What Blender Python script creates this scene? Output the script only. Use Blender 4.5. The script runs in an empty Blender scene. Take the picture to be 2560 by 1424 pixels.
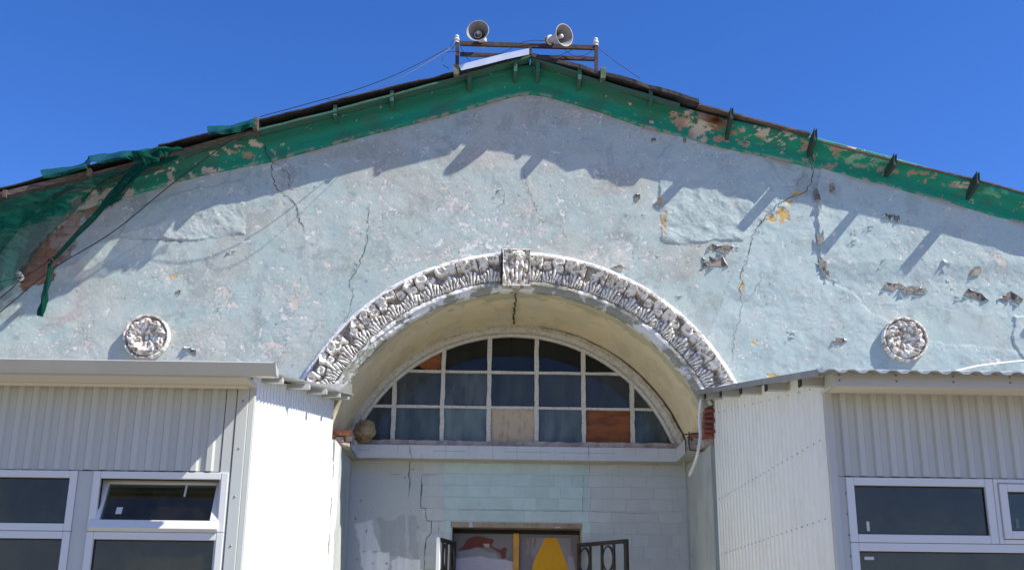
import bpy, random
import numpy as np
from math import *
from mathutils import Matrix, Vector
random.seed(7); RNG = np.random.default_rng(11)
SC = bpy.context.scene; COL = SC.collection

# ------------------------------------------------------------------ camera
FPX = 2789.0; PITCH = radians(17.3); YAW = radians(.88); ROLL = radians(.64)
CAM = np.array([0., -10., 1.6])
_f = np.array([sin(YAW)*cos(PITCH), cos(YAW)*cos(PITCH), sin(PITCH)])
_r0 = np.array([cos(YAW), -sin(YAW), 0.]); _u0 = np.cross(_r0, _f)
_r = _r0*cos(ROLL)+_u0*sin(ROLL); _u = -_r0*sin(ROLL)+_u0*cos(ROLL)
def W(px, py, Y=0.):
    """photo point -> (x, z) on the vertical plane y = Y of the place"""
    d = _f+_r*(px-1280)/FPX-_u*(py-712)/FPX
    p = CAM+d*((Y-CAM[1])/d[1]); return float(p[0]), float(p[2])
def P3(px, py, Y=0.):
    x, z = W(px, py, Y); return (x, Y, z)
def PX(x, y, z):
    """place -> photo coordinates (arrays), used to lay out stains and paint on the walls"""
    dx, dy, dz = x-CAM[0], y-CAM[1], z-CAM[2]
    q = dx*_f[0]+dy*_f[1]+dz*_f[2]
    return (1280+FPX*(dx*_r[0]+dy*_r[1]+dz*_r[2])/q, 712-FPX*(dx*_u[0]+dy*_u[1]+dz*_u[2])/q)
cd = bpy.data.cameras.new('camera'); cam = bpy.data.objects.new('camera', cd); COL.objects.link(cam)
cd.sensor_width = 36; cd.lens = FPX/2560*36; cd.clip_end = 2000; cd.clip_start = .05
cam.matrix_world = Matrix(((_r[0], _u[0], -_f[0], CAM[0]), (_r[1], _u[1], -_f[1], CAM[1]), (_r[2], _u[2], -_f[2], CAM[2]), (0, 0, 0, 1)))
SC.camera = cam
SC.render.resolution_x = 1024; SC.render.resolution_y = 569

# ------------------------------------------------------------------ light
SUN = np.array([.69, -.30, .85]); SUN = SUN/np.linalg.norm(SUN)      # towards the sun
elev = asin(SUN[2]); azim = atan2(SUN[0], SUN[1])
w = bpy.data.worlds.new('World'); SC.world = w; w.use_nodes = True
nt = w.node_tree; nt.nodes.clear()
sky = nt.nodes.new('ShaderNodeTexSky'); sky.sky_type = 'NISHITA'; sky.sun_disc = False
sky.sun_elevation = elev; sky.sun_rotation = azim
sky.altitude = 1500; sky.air_density = 1.0; sky.dust_density = .3; sky.ozone_density = 4.0
bg = nt.nodes.new('ShaderNodeBackground'); bg.inputs[1].default_value = .115
wo = nt.nodes.new('ShaderNodeOutputWorld')
hsv = nt.nodes.new('ShaderNodeHueSaturation'); hsv.inputs['Saturation'].default_value = 1.25
tn = nt.nodes.new('ShaderNodeMix'); tn.data_type = 'RGBA'; tn.blend_type = 'MULTIPLY'; tn.inputs[0].default_value = 1; tn.inputs[7].default_value = (1.09, .93, 1.22, 1)
nt.links.new(sky.outputs[0], hsv.inputs['Color']); nt.links.new(hsv.outputs[0], tn.inputs[6]); nt.links.new(tn.outputs[2], bg.inputs[0]); nt.links.new(bg.outputs[0], wo.inputs[0])
sl = bpy.data.lights.new('sun', 'SUN'); sl.energy = 5.0; sl.angle = radians(.5); sl.color = (1, .975, .90)
so = bpy.data.objects.new('sun', sl); COL.objects.link(so); so.location = (8, -12, 15)
so.rotation_euler = Vector(SUN).to_track_quat('Z', 'Y').to_euler()
SC.view_settings.view_transform = 'Standard'; SC.view_settings.look = 'None'
SC.view_settings.exposure = .6; SC.view_settings.gamma = 1; SC.view_settings.use_curve_mapping = False
SC.cycles.max_bounces = 8; SC.cycles.diffuse_bounces = 4; SC.cycles.transparent_max_bounces = 12

# ------------------------------------------------------------------ noise and masks
def _h(i, j, s):
    n = (i.astype(np.int64)*374761393+j.astype(np.int64)*668265263+s*2147483647) & 0xffffffff
    n = ((n ^ (n >> 13))*1274126177) & 0xffffffff
    n = ((n ^ (n >> 16))*2246822519) & 0xffffffff
    return ((n ^ (n >> 15)) & 0xffffff)/float(0xffffff)
def vn(x, y, s=0):
    i = np.floor(x); j = np.floor(y); u = x-i; v = y-j; u = u*u*(3-2*u); v = v*v*(3-2*v)
    return ((_h(i, j, s)*(1-u)+_h(i+1, j, s)*u)*(1-v)+(_h(i, j+1, s)*(1-u)+_h(i+1, j+1, s)*u)*v)
def fbm(x, y, f, s=0, o=4, g=.5):
    a = 1; t = 0; r = 0
    for k in range(o):
        r = r+a*vn(x*f+17.3*k, y*f-9.1*k, s*31+k); t += a; a *= g; f *= 2.03
    return r/t
def sst(a, b, x):
    t = np.clip((x-a)/(b-a), 0, 1); return t*t*(3-2*t)
def dist_line(X, Y, pts):
    d = np.full(X.shape, 1e9)
    for (x0, y0), (x1, y1) in zip(pts[:-1], pts[1:]):
        vx, vy = x1-x0, y1-y0; t = np.clip(((X-x0)*vx+(Y-y0)*vy)/(vx*vx+vy*vy+1e-9), 0, 1)
        d = np.minimum(d, np.hypot(X-x0-t*vx, Y-y0-t*vy))
    return d
def inside(X, Y, pts):
    r = np.zeros(X.shape, bool); n = len(pts)
    for k in range(n):
        x0, y0 = pts[k]; x1, y1 = pts[(k+1) % n]
        if y0 == y1: continue
        c = ((y0 > Y) != (y1 > Y)) & (X < (x1-x0)*(Y-y0)/(y1-y0)+x0); r ^= c
    return r
def sdf(X, Y, pts):
    d = dist_line(X, Y, list(pts)+[pts[0]]); return np.where(inside(X, Y, pts), d, -d)
def blob(X, Y, L):
    m = np.zeros(X.shape)
    for x, y, rx, ry, a in L: m = np.maximum(m, a*np.clip(1-np.hypot((X-x)/rx, (Y-y)/ry), 0, 1))
    return m
def mixc(c, col, m):
    return c*(1-m[..., None])+np.array(col)*m[..., None]

# ------------------------------------------------------------------ materials
def _new(name):
    m = bpy.data.materials.new(name); m.use_nodes = True; t = m.node_tree
    return m, t, t.nodes['Principled BSDF']
def mat(name, col, rough=.6, col2=None, scale=6., lo=.4, hi=.6, bump=0., bscale=60., metal=0., spec=.5, stretch=(1, 1, 1), detail=6, rnd=0.):
    m, t, b = _new(name); N = t.nodes; L = t.links
    b.inputs['Roughness'].default_value = rough; b.inputs['Metallic'].default_value = metal
    b.inputs['Specular IOR Level'].default_value = spec
    b.inputs['Base Color'].default_value = (*col, 1)
    tc = N.new('ShaderNodeTexCoord'); mp = N.new('ShaderNodeMapping'); mp.inputs['Scale'].default_value = stretch
    L.new(tc.outputs['Object'], mp.inputs[0])
    if rnd:
        oi = N.new('ShaderNodeObjectInfo'); va = N.new('ShaderNodeVectorMath'); va.operation = 'ADD'
        sc_ = N.new('ShaderNodeVectorMath'); sc_.operation = 'SCALE'; sc_.inputs[0].default_value = (13, 7, 5)
        L.new(oi.outputs['Random'], sc_.inputs['Scale']); L.new(tc.outputs['Object'], va.inputs[0]); L.new(sc_.outputs[0], va.inputs[1])
        L.new(va.outputs[0], mp.inputs[0])
    cur = None
    if col2 is not None:
        n = N.new('ShaderNodeTexNoise'); n.inputs['Scale'].default_value = scale; n.inputs['Detail'].default_value = detail
        n.inputs['Roughness'].default_value = .65
        L.new(mp.outputs[0], n.inputs['Vector'])
        r = N.new('ShaderNodeValToRGB'); r.color_ramp.elements[0].position = lo; r.color_ramp.elements[1].position = hi
        r.color_ramp.elements[0].color = (*col, 1); r.color_ramp.elements[1].color = (*col2, 1)
        L.new(n.outputs[0], r.inputs[0]); cur = r.outputs[0]
    if rnd:
        hs = N.new('ShaderNodeHueSaturation')
        ma = N.new('ShaderNodeMath'); ma.operation = 'MULTIPLY_ADD'; ma.inputs[1].default_value = rnd*2; ma.inputs[2].default_value = 1-rnd
        L.new(oi.outputs['Random'], ma.inputs[0]); L.new(ma.outputs[0], hs.inputs['Value'])
        if cur: L.new(cur, hs.inputs['Color'])
        else: hs.inputs['Color'].default_value = (*col, 1)
        cur = hs.outputs[0]
    if cur: L.new(cur, b.inputs['Base Color'])
    if bump:
        n2 = N.new('ShaderNodeTexNoise'); n2.inputs['Scale'].default_value = bscale; n2.inputs['Detail'].default_value = 5
        L.new(mp.outputs[0], n2.inputs['Vector'])
        bp = N.new('ShaderNodeBump'); bp.inputs['Strength'].default_value = 1; bp.inputs['Distance'].default_value = bump
        L.new(n2.outputs[0], bp.inputs['Height']); L.new(bp.outputs[0], b.inputs['Normal'])
    return m
def mat_attr(name, rough=.9, bump=.004, bscale=45., var=.12, vscale=30., spec=.25):
    """colour from the 'paint' attribute, broken up by fine grain and a fine relief"""
    m, t, b = _new(name); N = t.nodes; L = t.links
    b.inputs['Roughness'].default_value = rough; b.inputs['Specular IOR Level'].default_value = spec
    a = N.new('ShaderNodeAttribute'); a.attribute_name = 'paint'
    tc = N.new('ShaderNodeTexCoord')
    n = N.new('ShaderNodeTexNoise'); n.inputs['Scale'].default_value = vscale; n.inputs['Detail'].default_value = 8; n.inputs['Roughness'].default_value = .7
    L.new(tc.outputs['Object'], n.inputs['Vector'])
    ma = N.new('ShaderNodeMath'); ma.operation = 'MULTIPLY_ADD'; ma.inputs[1].default_value = var*3; ma.inputs[2].default_value = 1-var*1.5
    hs = N.new('ShaderNodeHueSaturation')
    L.new(n.outputs[0], ma.inputs[0]); L.new(ma.outputs[0], hs.inputs['Value']); L.new(a.outputs['Color'], hs.inputs['Color'])
    L.new(hs.outputs[0], b.inputs['Base Color'])
    n2 = N.new('ShaderNodeTexNoise'); n2.inputs['Scale'].default_value = bscale; n2.inputs['Detail'].default_value = 6; n2.inputs['Roughness'].default_value = .6
    L.new(tc.outputs['Object'], n2.inputs['Vector'])
    bp = N.new('ShaderNodeBump'); bp.inputs['Distance'].default_value = bump; bp.inputs['Strength'].default_value = 1
    L.new(n2.outputs[0], bp.inputs['Height']); L.new(bp.outputs[0], b.inputs['Normal'])
    return m
def mat_glass(name, tint=(.75, .8, .78), dirt_sheen=.12, dcol=(.3, .3, .27)):
    m = bpy.data.materials.new(name); m.use_nodes = True; t = m.node_tree; N = t.nodes; L = t.links; N.clear()
    o = N.new('ShaderNodeOutputMaterial'); tr = N.new('ShaderNodeBsdfTransparent'); tr.inputs[0].default_value = (*tint, 1)
    gl = N.new('ShaderNodeBsdfGlossy'); gl.inputs['Roughness'].default_value = .02
    fr = N.new('ShaderNodeFresnel'); fr.inputs[0].default_value = 1.38
    m2 = N.new('ShaderNodeMath'); m2.operation = 'MULTIPLY'; m2.inputs[1].default_value = 1.1; m2.use_clamp = True
    L.new(fr.outputs[0], m2.inputs[0])
    df = N.new('ShaderNodeBsdfDiffuse'); df.inputs[0].default_value = (*dcol, 1)
    mx = N.new('ShaderNodeMixShader'); L.new(m2.outputs[0], mx.inputs[0]); L.new(tr.outputs[0], mx.inputs[1]); L.new(gl.outputs[0], mx.inputs[2])
    tc = N.new('ShaderNodeTexCoord'); n = N.new('ShaderNodeTexNoise'); n.inputs['Scale'].default_value = 3; n.inputs['Detail'].default_value = 8
    mp = N.new('ShaderNodeMapping'); mp.inputs['Scale'].default_value = (3, 3, .8)
    L.new(tc.outputs['Object'], mp.inputs[0]); L.new(mp.outputs[0], n.inputs['Vector'])
    m3 = N.new('ShaderNodeMath'); m3.operation = 'MULTIPLY'; m3.inputs[1].default_value = dirt_sheen*2; L.new(n.outputs[0], m3.inputs[0])
    oi = N.new('ShaderNodeObjectInfo'); m4 = N.new('ShaderNodeMath'); m4.operation = 'MULTIPLY_ADD'; m4.inputs[1].default_value = 1.3; m4.inputs[2].default_value = .35
    L.new(oi.outputs['Random'], m4.inputs[0]); m5 = N.new('ShaderNodeMath'); m5.operation = 'MULTIPLY'; L.new(m3.outputs[0], m5.inputs[0]); L.new(m4.outputs[0], m5.inputs[1]); m3 = m5
    mx2 = N.new('ShaderNodeMixShader'); L.new(m3.outputs[0], mx2.inputs[0]); L.new(mx.outputs[0], mx2.inputs[1]); L.new(df.outputs[0], mx2.inputs[2])
    L.new(mx2.outputs[0], o.inputs[0]); return m
def mat_net(name, col, op):
    m = bpy.data.materials.new(name); m.use_nodes = True; t = m.node_tree; N = t.nodes; L = t.links; N.clear()
    o = N.new('ShaderNodeOutputMaterial'); tr = N.new('ShaderNodeBsdfTransparent')
    df = N.new('ShaderNodeBsdfDiffuse'); df.inputs[0].default_value = (*col, 1)
    tl = N.new('ShaderNodeBsdfTranslucent'); tl.inputs[0].default_value = (*col, 1)
    ms = N.new('ShaderNodeMixShader'); ms.inputs[0].default_value = .35; L.new(df.outputs[0], ms.inputs[1]); L.new(tl.outputs[0], ms.inputs[2])
    tc = N.new('ShaderNodeTexCoord'); n = N.new('ShaderNodeTexNoise'); n.inputs['Scale'].default_value = 220; n.inputs['Detail'].default_value = 1
    L.new(tc.outputs['Object'], n.inputs['Vector'])
    n3 = N.new('ShaderNodeTexNoise'); n3.inputs['Scale'].default_value = 5; n3.inputs['Detail'].default_value = 2
    L.new(tc.outputs['Object'], n3.inputs['Vector'])
    a = N.new('ShaderNodeMath'); a.operation = 'MULTIPLY_ADD'; a.inputs[1].default_value = .9; a.inputs[2].default_value = op-.45-.2
    L.new(n.outputs[0], a.inputs[0])
    a2 = N.new('ShaderNodeMath'); a2.operation = 'MULTIPLY_ADD'; a2.inputs[1].default_value = .4; a2.use_clamp = True
    L.new(n3.outputs[0], a2.inputs[0]); L.new(a.outputs[0], a2.inputs[2])
    mx = N.new('ShaderNodeMixShader'); L.new(a2.outputs[0], mx.inputs[0]); L.new(tr.outputs[0], mx.inputs[1]); L.new(ms.outputs[0], mx.inputs[2])
    L.new(mx.outputs[0], o.inputs[0]); return m

M = dict(
 relief=mat_attr('painted_stucco_relief', rough=.95, bump=.0012, bscale=60, var=.06, vscale=25, spec=.15),
 wall=mat_attr('old_plaster', bump=.0014, bscale=80, var=.10, vscale=45),
 soffit=mat_attr('vault_plaster', bump=.0015, bscale=14, var=.07, vscale=9),
 cornice=mat_attr('green_paint', rough=.7, bump=.004, bscale=50, var=.12, vscale=35),
 door=mat_attr('door_paint', rough=.6, bump=.002, var=.1, vscale=20),
 crack=mat('crack_dark', (.035, .03, .027), .95),
 hole=mat('bare_plaster', (.29, .245, .20), .95, (.14, .12, .10), 25, bump=.004, rnd=.35),
 flake=mat('loose_paint', (.40, .475, .45), .8, (.42, .44, .40), 30, .55, .7, bump=.002),
 stucco=mat('flaking_white_stucco', (.84, .81, .75), .9, (.40, .35, .29), 13, .56, .64, bump=.004, bscale=50, rnd=.08, detail=8),
 stucco3=mat('brown_stained_stucco', (.76, .72, .70), .9, (.27, .215, .18), 11, .47, .56, bump=.005, bscale=50, rnd=.06, detail=8),
 stucco2=mat('white_stucco_edge', (.78, .75, .73), .9, (.36, .32, .29), 9, .54, .62, bump=.006, bscale=60, detail=8),
 oldpaint=mat('cracked_white_paint', (.62, .60, .53), .85, (.27, .24, .18), 60, .52, .68, bump=.005, bscale=60, detail=9),
 oldplaster=mat('cracked_grey_plaster', (.60, .57, .48), .9, (.38, .34, .27), 34, .48, .66, bump=.006, bscale=60, detail=9),
 fillet=mat('peeling_white_moulding', (.72, .70, .64), .85, (.30, .29, .22), 5, .46, .52, bump=.006, bscale=30, detail=10),
 brick=mat('orange_brick', (.45, .17, .09), .95, (.55, .42, .34), 14, .5, .68, bump=.008, bscale=40, rnd=.25),
 redbrick=mat('dark_red_brick', (.26, .08, .055), .95, (.35, .25, .2), 12, .52, .7, bump=.008, bscale=40, rnd=.25),
 mortar=mat('old_mortar', (.50, .42, .36), .95, (.32, .26, .22), 12, bump=.015, bscale=30),
 wood=mat('weathered_wood', (.16, .115, .08), .9, (.07, .05, .04), 8, bump=.004, bscale=40, stretch=(1, 6, 6)),
 greenwood=mat('green_painted_timber', (.035, .12, .075), .8, (.09, .085, .06), 14, .55, .66, bump=.004, bscale=40),
 darkwood=mat('dark_green_timber', (.02, .05, .032), .8, (.05, .045, .035), 14, .55, .66, bump=.004, bscale=40),
 felt=mat('black_roofing_felt', (.022, .018, .018), .9, (.05, .04, .04), 10, bump=.01, bscale=25),
 steel=mat('galvanised_flashing', (.78, .79, .80), .35, (.66, .68, .70), 5, metal=.35),
 bluesteel=mat('shiny_metal_flashing', (.75, .78, .80), .22, (.6, .63, .66), 5, metal=.9),
 rust=mat('dark_rusty_iron', (.045, .03, .026), .8, (.12, .06, .045), 15, .5, .7, bump=.002),
 horn=mat('grey_enamelled_horn', (.52, .50, .47), .5, (.42, .39, .35), 14, .5, .7),
 horn_in=mat('horn_inside', (.25, .235, .215), .65, (.19, .175, .155), 12, .5, .7),
 porcelain=mat('white_porcelain', (.68, .66, .60), .35, (.4, .36, .3), 20, .58, .7),
 black=mat('black_cable', (.012, .012, .013), .5),
 grey_wire=mat('grey_wire', (.12, .11, .11), .5),
 whitepl=mat('white_plastic_hose', (.80, .79, .76), .4, (.68, .66, .62), 4),
 siding=mat('shade_toned_siding', (.505, .52, .465), .42, (.45, .455, .40), 2.2, .42, .75, bump=.0006, bscale=9, spec=.4, stretch=(2.5, 2.5, .35), detail=8),  # white sheet like the side walls, darkened in colour to hold the shade
 pvc=mat('white_window_plastic', (.66, .66, .61), .35, spec=.5),
 fascia=mat('white_metal_trim', (.50, .505, .47), .38, (.47, .475, .44), 2, spec=.5),
 cream=mat('cream_soffit', (.70, .66, .57), .5),
 roofmetal=mat('grey_roof_metal', (.38, .39, .38), .45, (.31, .32, .31), 6, metal=.3),
 seal=mat('black_rubber_seal', (.015, .015, .015), .7),
 glass=mat_glass('annex_glass', dirt_sheen=.035, dcol=(.3, .27, .15)),
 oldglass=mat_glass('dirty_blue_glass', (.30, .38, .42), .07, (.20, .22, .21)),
 midglass=mat_glass('reflection_toned_glass', (.30, .38, .42), .24, (.22, .26, .27)),  # middle row: sky reflection painted as a pale diffuse film
 lowglass=mat_glass('bright_reflection_glass', (.30, .38, .42), .42, (.21, .27, .275)),  # bottom row: the same reflection painted stronger
 dark=mat('dark_interior', (.05, .045, .038), .9, (.03, .028, .025), 2),
 ceil=mat('interior_ceiling_boards', (.42, .34, .20), .8, (.3, .24, .14), 3, stretch=(.4, 5, 1)),
 roomwall=mat('interior_wall', (.26, .23, .16), .9, (.12, .11, .09), 2),
 ply=mat('orange_hardboard', (.29, .095, .022), .55, (.15, .045, .014), 4, .35, .65, stretch=(1, 1, 4), spec=.3),
 plypale=mat('pale_plywood', (.50, .40, .27), .8, (.32, .24, .16), 9, .5, .68, stretch=(2, 1, .8)),
 foam=mat('yellowed_foam', (.40, .31, .17), .9, (.20, .13, .06), 9, .4, .65, bump=.02, bscale=18),
 tile=mat('painted_block', (.50, .52, .49), .7, (.47, .49, .46), 7, bump=.002, bscale=25, rnd=.04),
 tileblue=mat('pale_turquoise_block', (.47, .575, .53), .7, (.43, .53, .49), 7, bump=.002, bscale=25, rnd=.05),
 yellow=mat('yellow_paint', (.62, .30, .008), .5, (.5, .22, .006), 8),
 grille=mat('black_wrought_iron', (.02, .016, .014), .55, (.04, .03, .025), 20),
 lit_edge=mat('lit_edge_white', (.75, .75, .75), .5),  # bright light on the grille's end bar, painted as a white colour
 net=mat_net('green_debris_net', (.009, .085, .06), .60),
 netd=mat_net('green_net_bunched', (.010, .08, .055), .86),
 ground=mat('dusty_yard', (.27, .225, .155), .9, (.22, .185, .13), 2, bump=.01, bscale=8),
 sticker=mat('paper_sticker', (.6, .6, .58), .8),
 block=mat('rusty_green_block', (.22, .15, .08), .8, (.05, .12, .07), 8, .5, .56),
 sidew=mat('white_siding', (.84, .84, .76), .42, (.72, .70, .60), 2.4, .52, .85, bump=.0006, bscale=9, spec=.4),
 screw=mat('grey_screw', (.22, .22, .22), .5, metal=.4),
)

# ------------------------------------------------------------------ object helpers
def empty(name, loc, label, cat, group=None):
    o = bpy.data.objects.new(name, None); COL.objects.link(o); o.location = loc
    o['label'] = label; o['category'] = cat
    if group: o['group'] = group
    return o
def link(name, me, parent=None, label=None):
    o = bpy.data.objects.new(name, me); COL.objects.link(o)
    if parent is not None:
        o.parent = parent
        o.matrix_parent_inverse = Matrix.Translation(-wloc(parent))
    if label: o['label'] = label
    return o
def wloc(p):
    v = Vector((0, 0, 0))
    while p is not None:
        v = v+p.location; q = p.parent
        if q is not None: v = v+p.matrix_parent_inverse.translation
        p = q
    return v
class MB:
    def __init__(s): s.v = []; s.f = []
    def add(s, vs, fs):
        n = len(s.v); s.v += [tuple(v) for v in vs]; s.f += [tuple(i+n for i in f) for f in fs]; return s
    def box(s, a, b):
        (x0, y0, z0), (x1, y1, z1) = a, b
        vs = [(x, y, z) for z in (z0, z1) for y in (y0, y1) for x in (x0, x1)]
        return s.add(vs, [(0, 2, 3, 1), (4, 5, 7, 6), (0, 1, 5, 4), (2, 6, 7, 3), (0, 4, 6, 2), (1, 3, 7, 5)])
    def bar(s, a, b, wx, wy, up=(0, 0, 1)):
        """a straight bar of rectangular section from a to b"""
        a = Vector(a); b = Vector(b); d = (b-a).normalized(); up = Vector(up)
        if abs(d.dot(up)) > .95: up = Vector((0, 1, 0))
        q = d.cross(up).normalized()*(wx/2); p = q.cross(d).normalized()*(wy/2)
        vs = [e+i*q+j*p for e in (a, b) for i, j in ((-1, -1), (1, -1), (1, 1), (-1, 1))]
        return s.add(vs, [(3, 2, 1, 0), (4, 5, 6, 7), (0, 1, 5, 4), (1, 2, 6, 5), (2, 3, 7, 6), (3, 0, 4, 7)])
    def tube(s, pts, r, n=8, close=False, flat=1.):
        pts = [Vector(p) for p in pts]; k = len(pts); rr = r if hasattr(r, '__len__') else [r]*k
        vs = []; prev = None
        for i, p in enumerate(pts):
            if close: d = (pts[(i+1) % k]-pts[i-1])
            else: d = pts[min(i+1, k-1)]-pts[max(i-1, 0)]
            d.normalize()
            a = Vector((0, 0, 1)) if prev is None else prev
            if abs(d.dot(a)) > .97 and prev is None: a = Vector((0, 1, 0))
            q = (a-d*a.dot(d)).normalized(); prev = q; p2 = d.cross(q)
            for j in range(n):
                t = 2*pi*j/n; vs.append(p+(q*cos(t)+p2*sin(t)*flat)*rr[i])
        fs = []
        for i in range(k if close else k-1):
            i2 = (i+1) % k
            for j in range(n):
                j2 = (j+1) % n; fs.append((i*n+j, i*n+j2, i2*n+j2, i2*n+j))
        if not close: fs += [tuple(range(n))[::-1], tuple((k-1)*n+j for j in range(n))]
        return s.add(vs, fs)
    def prism(s, poly, y0, y1):
        """poly of (x, z), extruded along y"""
        n = len(poly); vs = [(x, y0, z) for x, z in poly]+[(x, y1, z) for x, z in poly]
        return s.add(vs, [tuple(range(n)), tuple(range(n, 2*n))[::-1]]+[(i, i+n, (i+1) % n+n, (i+1) % n) for i in range(n)])
    def lathe(s, prof, n=24, mtx=None):
        mtx = mtx or Matrix(); vs = []
        for r, z in prof:
            for j in range(n): t = 2*pi*j/n; vs.append(mtx @ Vector((r*cos(t), r*sin(t), z)))
        k = len(prof)
        return s.add(vs, [(i*n+j, i*n+(j+1) % n, (i+1)*n+(j+1) % n, (i+1)*n+j) for i in range(k-1) for j in range(n)])
    def mesh(s, name, m, smooth=False, bevel=0):
        me = bpy.data.meshes.new(name); me.from_pydata(s.v, [], s.f); me.materials.append(m)
        if smooth: me.polygons.foreach_set('use_smooth', [True]*len(me.polygons))
        me.update(); return me
    def obj(s, name, m, parent=None, label=None, smooth=False, bevel=0., kind=None):
        o = link(name, s.mesh(name, m, smooth), parent, label)
        if bevel:
            b = o.modifiers.new('bevel', 'BEVEL'); b.width = bevel; b.segments = 2; b.limit_method = 'ANGLE'
        if kind: o['kind'] = kind
        return o
def grid_mesh(name, X, Y, Z, m, color=None, keep=None, smooth=True):
    """surface from three (rows, columns) arrays; colour stored as the 'paint' attribute"""
    nr, nc = X.shape; idx = np.arange(nr*nc).reshape(nr, nc)
    q = np.stack([idx[:-1, :-1], idx[:-1, 1:], idx[1:, 1:], idx[1:, :-1]], -1).reshape(-1, 4)
    co = np.stack([X, Y, Z], -1).reshape(-1, 3)
    col = None if color is None else color.reshape(-1, 3)
    if keep is not None:
        k = keep.reshape(-1); q = q[k[q].all(1)]
        used = np.zeros(len(co), bool); used[q] = True
        re = np.cumsum(used)-1; q = re[q]; co = co[used]
        if col is not None: col = col[used]
    me = bpy.data.meshes.new(name); me.vertices.add(len(co)); me.vertices.foreach_set('co', co.astype(np.float32).ravel())
    me.loops.add(q.size); me.loops.foreach_set('vertex_index', q.ravel().astype(np.int32))
    me.polygons.add(len(q)); me.polygons.foreach_set('loop_start', (np.arange(len(q))*4).astype(np.int32))
    me.polygons.foreach_set('loop_total', np.full(len(q), 4, np.int32))
    me.polygons.foreach_set('use_smooth', np.full(len(q), smooth, bool))
    me.update(calc_edges=True)
    if col is not None:
        a = me.color_attributes.new('paint', 'FLOAT_COLOR', 'POINT')
        c4 = np.ones((len(co), 4), np.float32); c4[:, :3] = np.clip(col, 0, 1); a.data.foreach_set('color', c4.ravel())
    me.materials.append(m); return me
def jit_line(pts, step=.04, amp=.012, seed=0):
    r = random.Random(seed); out = []
    for (a, b) in zip(pts[:-1], pts[1:]):
        a = Vector(a); b = Vector(b); n = max(1, int((b-a).length/step))
        for i in range(n):
            p = a.lerp(b, i/n)
            if out: p = p+Vector((r.uniform(-amp, amp), 0, r.uniform(-amp, amp)*.6))
            out.append(p)
    out.append(Vector(pts[-1])); return out
def crack(parent, pts, wd=.010, seed=0, amp=.014, name='crack', m=None, follow=False):
    """a fissure: narrow dark wedge following the surface"""
    L = jit_line(pts, .035 if not follow else .025, amp, seed); r = random.Random(seed+5)
    if follow:
        for p in L: p.y = wy(p.x, p.z)-.0035
    vs = []; n = len(L)
    for i, p in enumerate(L):
        d = L[min(i+1, n-1)]-L[max(i-1, 0)]; q = Vector((-d.z, 0, d.x)); q.normalize()
        if abs(d.x)+abs(d.z) < 1e-4: q = Vector((1, 0, 0))
        h = wd*r.uniform(.35, 1.25)*(.3+.7*min(1, min(i, n-1-i)/4+.1))/2
        vs += [p-q*h, p+q*h]
    return MB().add(vs, [(2*i, 2*i+1, 2*i+3, 2*i+2) for i in range(n-1)]).obj(name, m or M['crack'], parent)

# ------------------------------------------------------------------ ground
g = MB().add([(-600, -600, 0), (600, -600, 0), (600, 600, 0), (-600, 600, 0)], [(0, 1, 2, 3)]).obj('ground', M['ground']); g['kind'] = 'structure'

# ================================================================== THE HALL
hall = empty('old_hall', (.24, 0, 0), 'pale blue plastered gable hall with green cornice, white stucco arch and cracked peeling paint', 'building')
AX, AZ, RI, RO = .239, 2.815, 1.834, 2.205
arch_pts = lambda r, a0, a1, n: [(AX+r*cos(a0+(a1-a0)*i/n), AZ+r*sin(a0+(a1-a0)*i/n)) for i in range(n+1)]
# lower edge of the green cornice, in the wall plane
cpx = [(-330, 678), (0, 583), (292, 499), (502, 439), (675, 405), (900, 344), (1100, 293), (1250, 250), (1295, 240), (1330, 237), (1370, 243), (1500, 280),
       (1600, 316), (1801, 369), (2042, 421), (2204, 463), (2386, 514), (2560, 563), (2900, 660)]
cw = np.array([W(*p) for p in cpx])
cw = np.vstack([[-12, cw[0, 1]-.27*(cw[0, 0]+12)], cw, [12, cw[-1, 1]-.265*(12-cw[-1, 0])]])
def ctop(x): return np.interp(x, cw[:, 0], cw[:, 1])

# ---- facade wall: fine relief and paint
S = .0085
xs = np.arange(-5.05, 5.75, S); zs = np.arange(3.45, 6.78, S)
X, Z = np.meshgrid(xs, zs); U, V = PX(X, 0*X, Z)
keep = (Z < ctop(X)+.03) & (np.hypot(X-AX, Z-AZ) > RI+.12) & ((Z > 3.6) | (abs(X-.3) > 1.6))
n1 = fbm(X, Z, 3, 1, 5); n2 = fbm(X, Z, 14, 2, 5, .6); n3 = fbm(X, Z, 45, 3, 3, .6); n4 = fbm(X, Z, .9, 4, 3)
n5 = fbm(X+Z*.4, Z*1.0, 7, 5, 4)
H = (fbm(X, Z, 5, 6, 3)-.5)*.007+(n1-.5)*.012+(n3-.5)*.0009+(n5-.5)*.003
base = np.zeros(X.shape+(3,)); base[:] = (.39, .465, .425)
base = mixc(base, (.42, .455, .40), sst(.45, .62, n1)*.55)
base = mixc(base, (.34, .445, .395), sst(.5, .7, n5)*.5)
right = sst(1720, 1900, U)                       # the right hand side keeps a cleaner, bluer coat
base = mixc(base, (.40, .495, .455), right*.65)
pr = blob(U, V, [(1250, 420, 700, 200, .9), (330, 620, 420, 170, .5)])
base = mixc(base, (.41, .445, .41), pr*.6)
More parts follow.
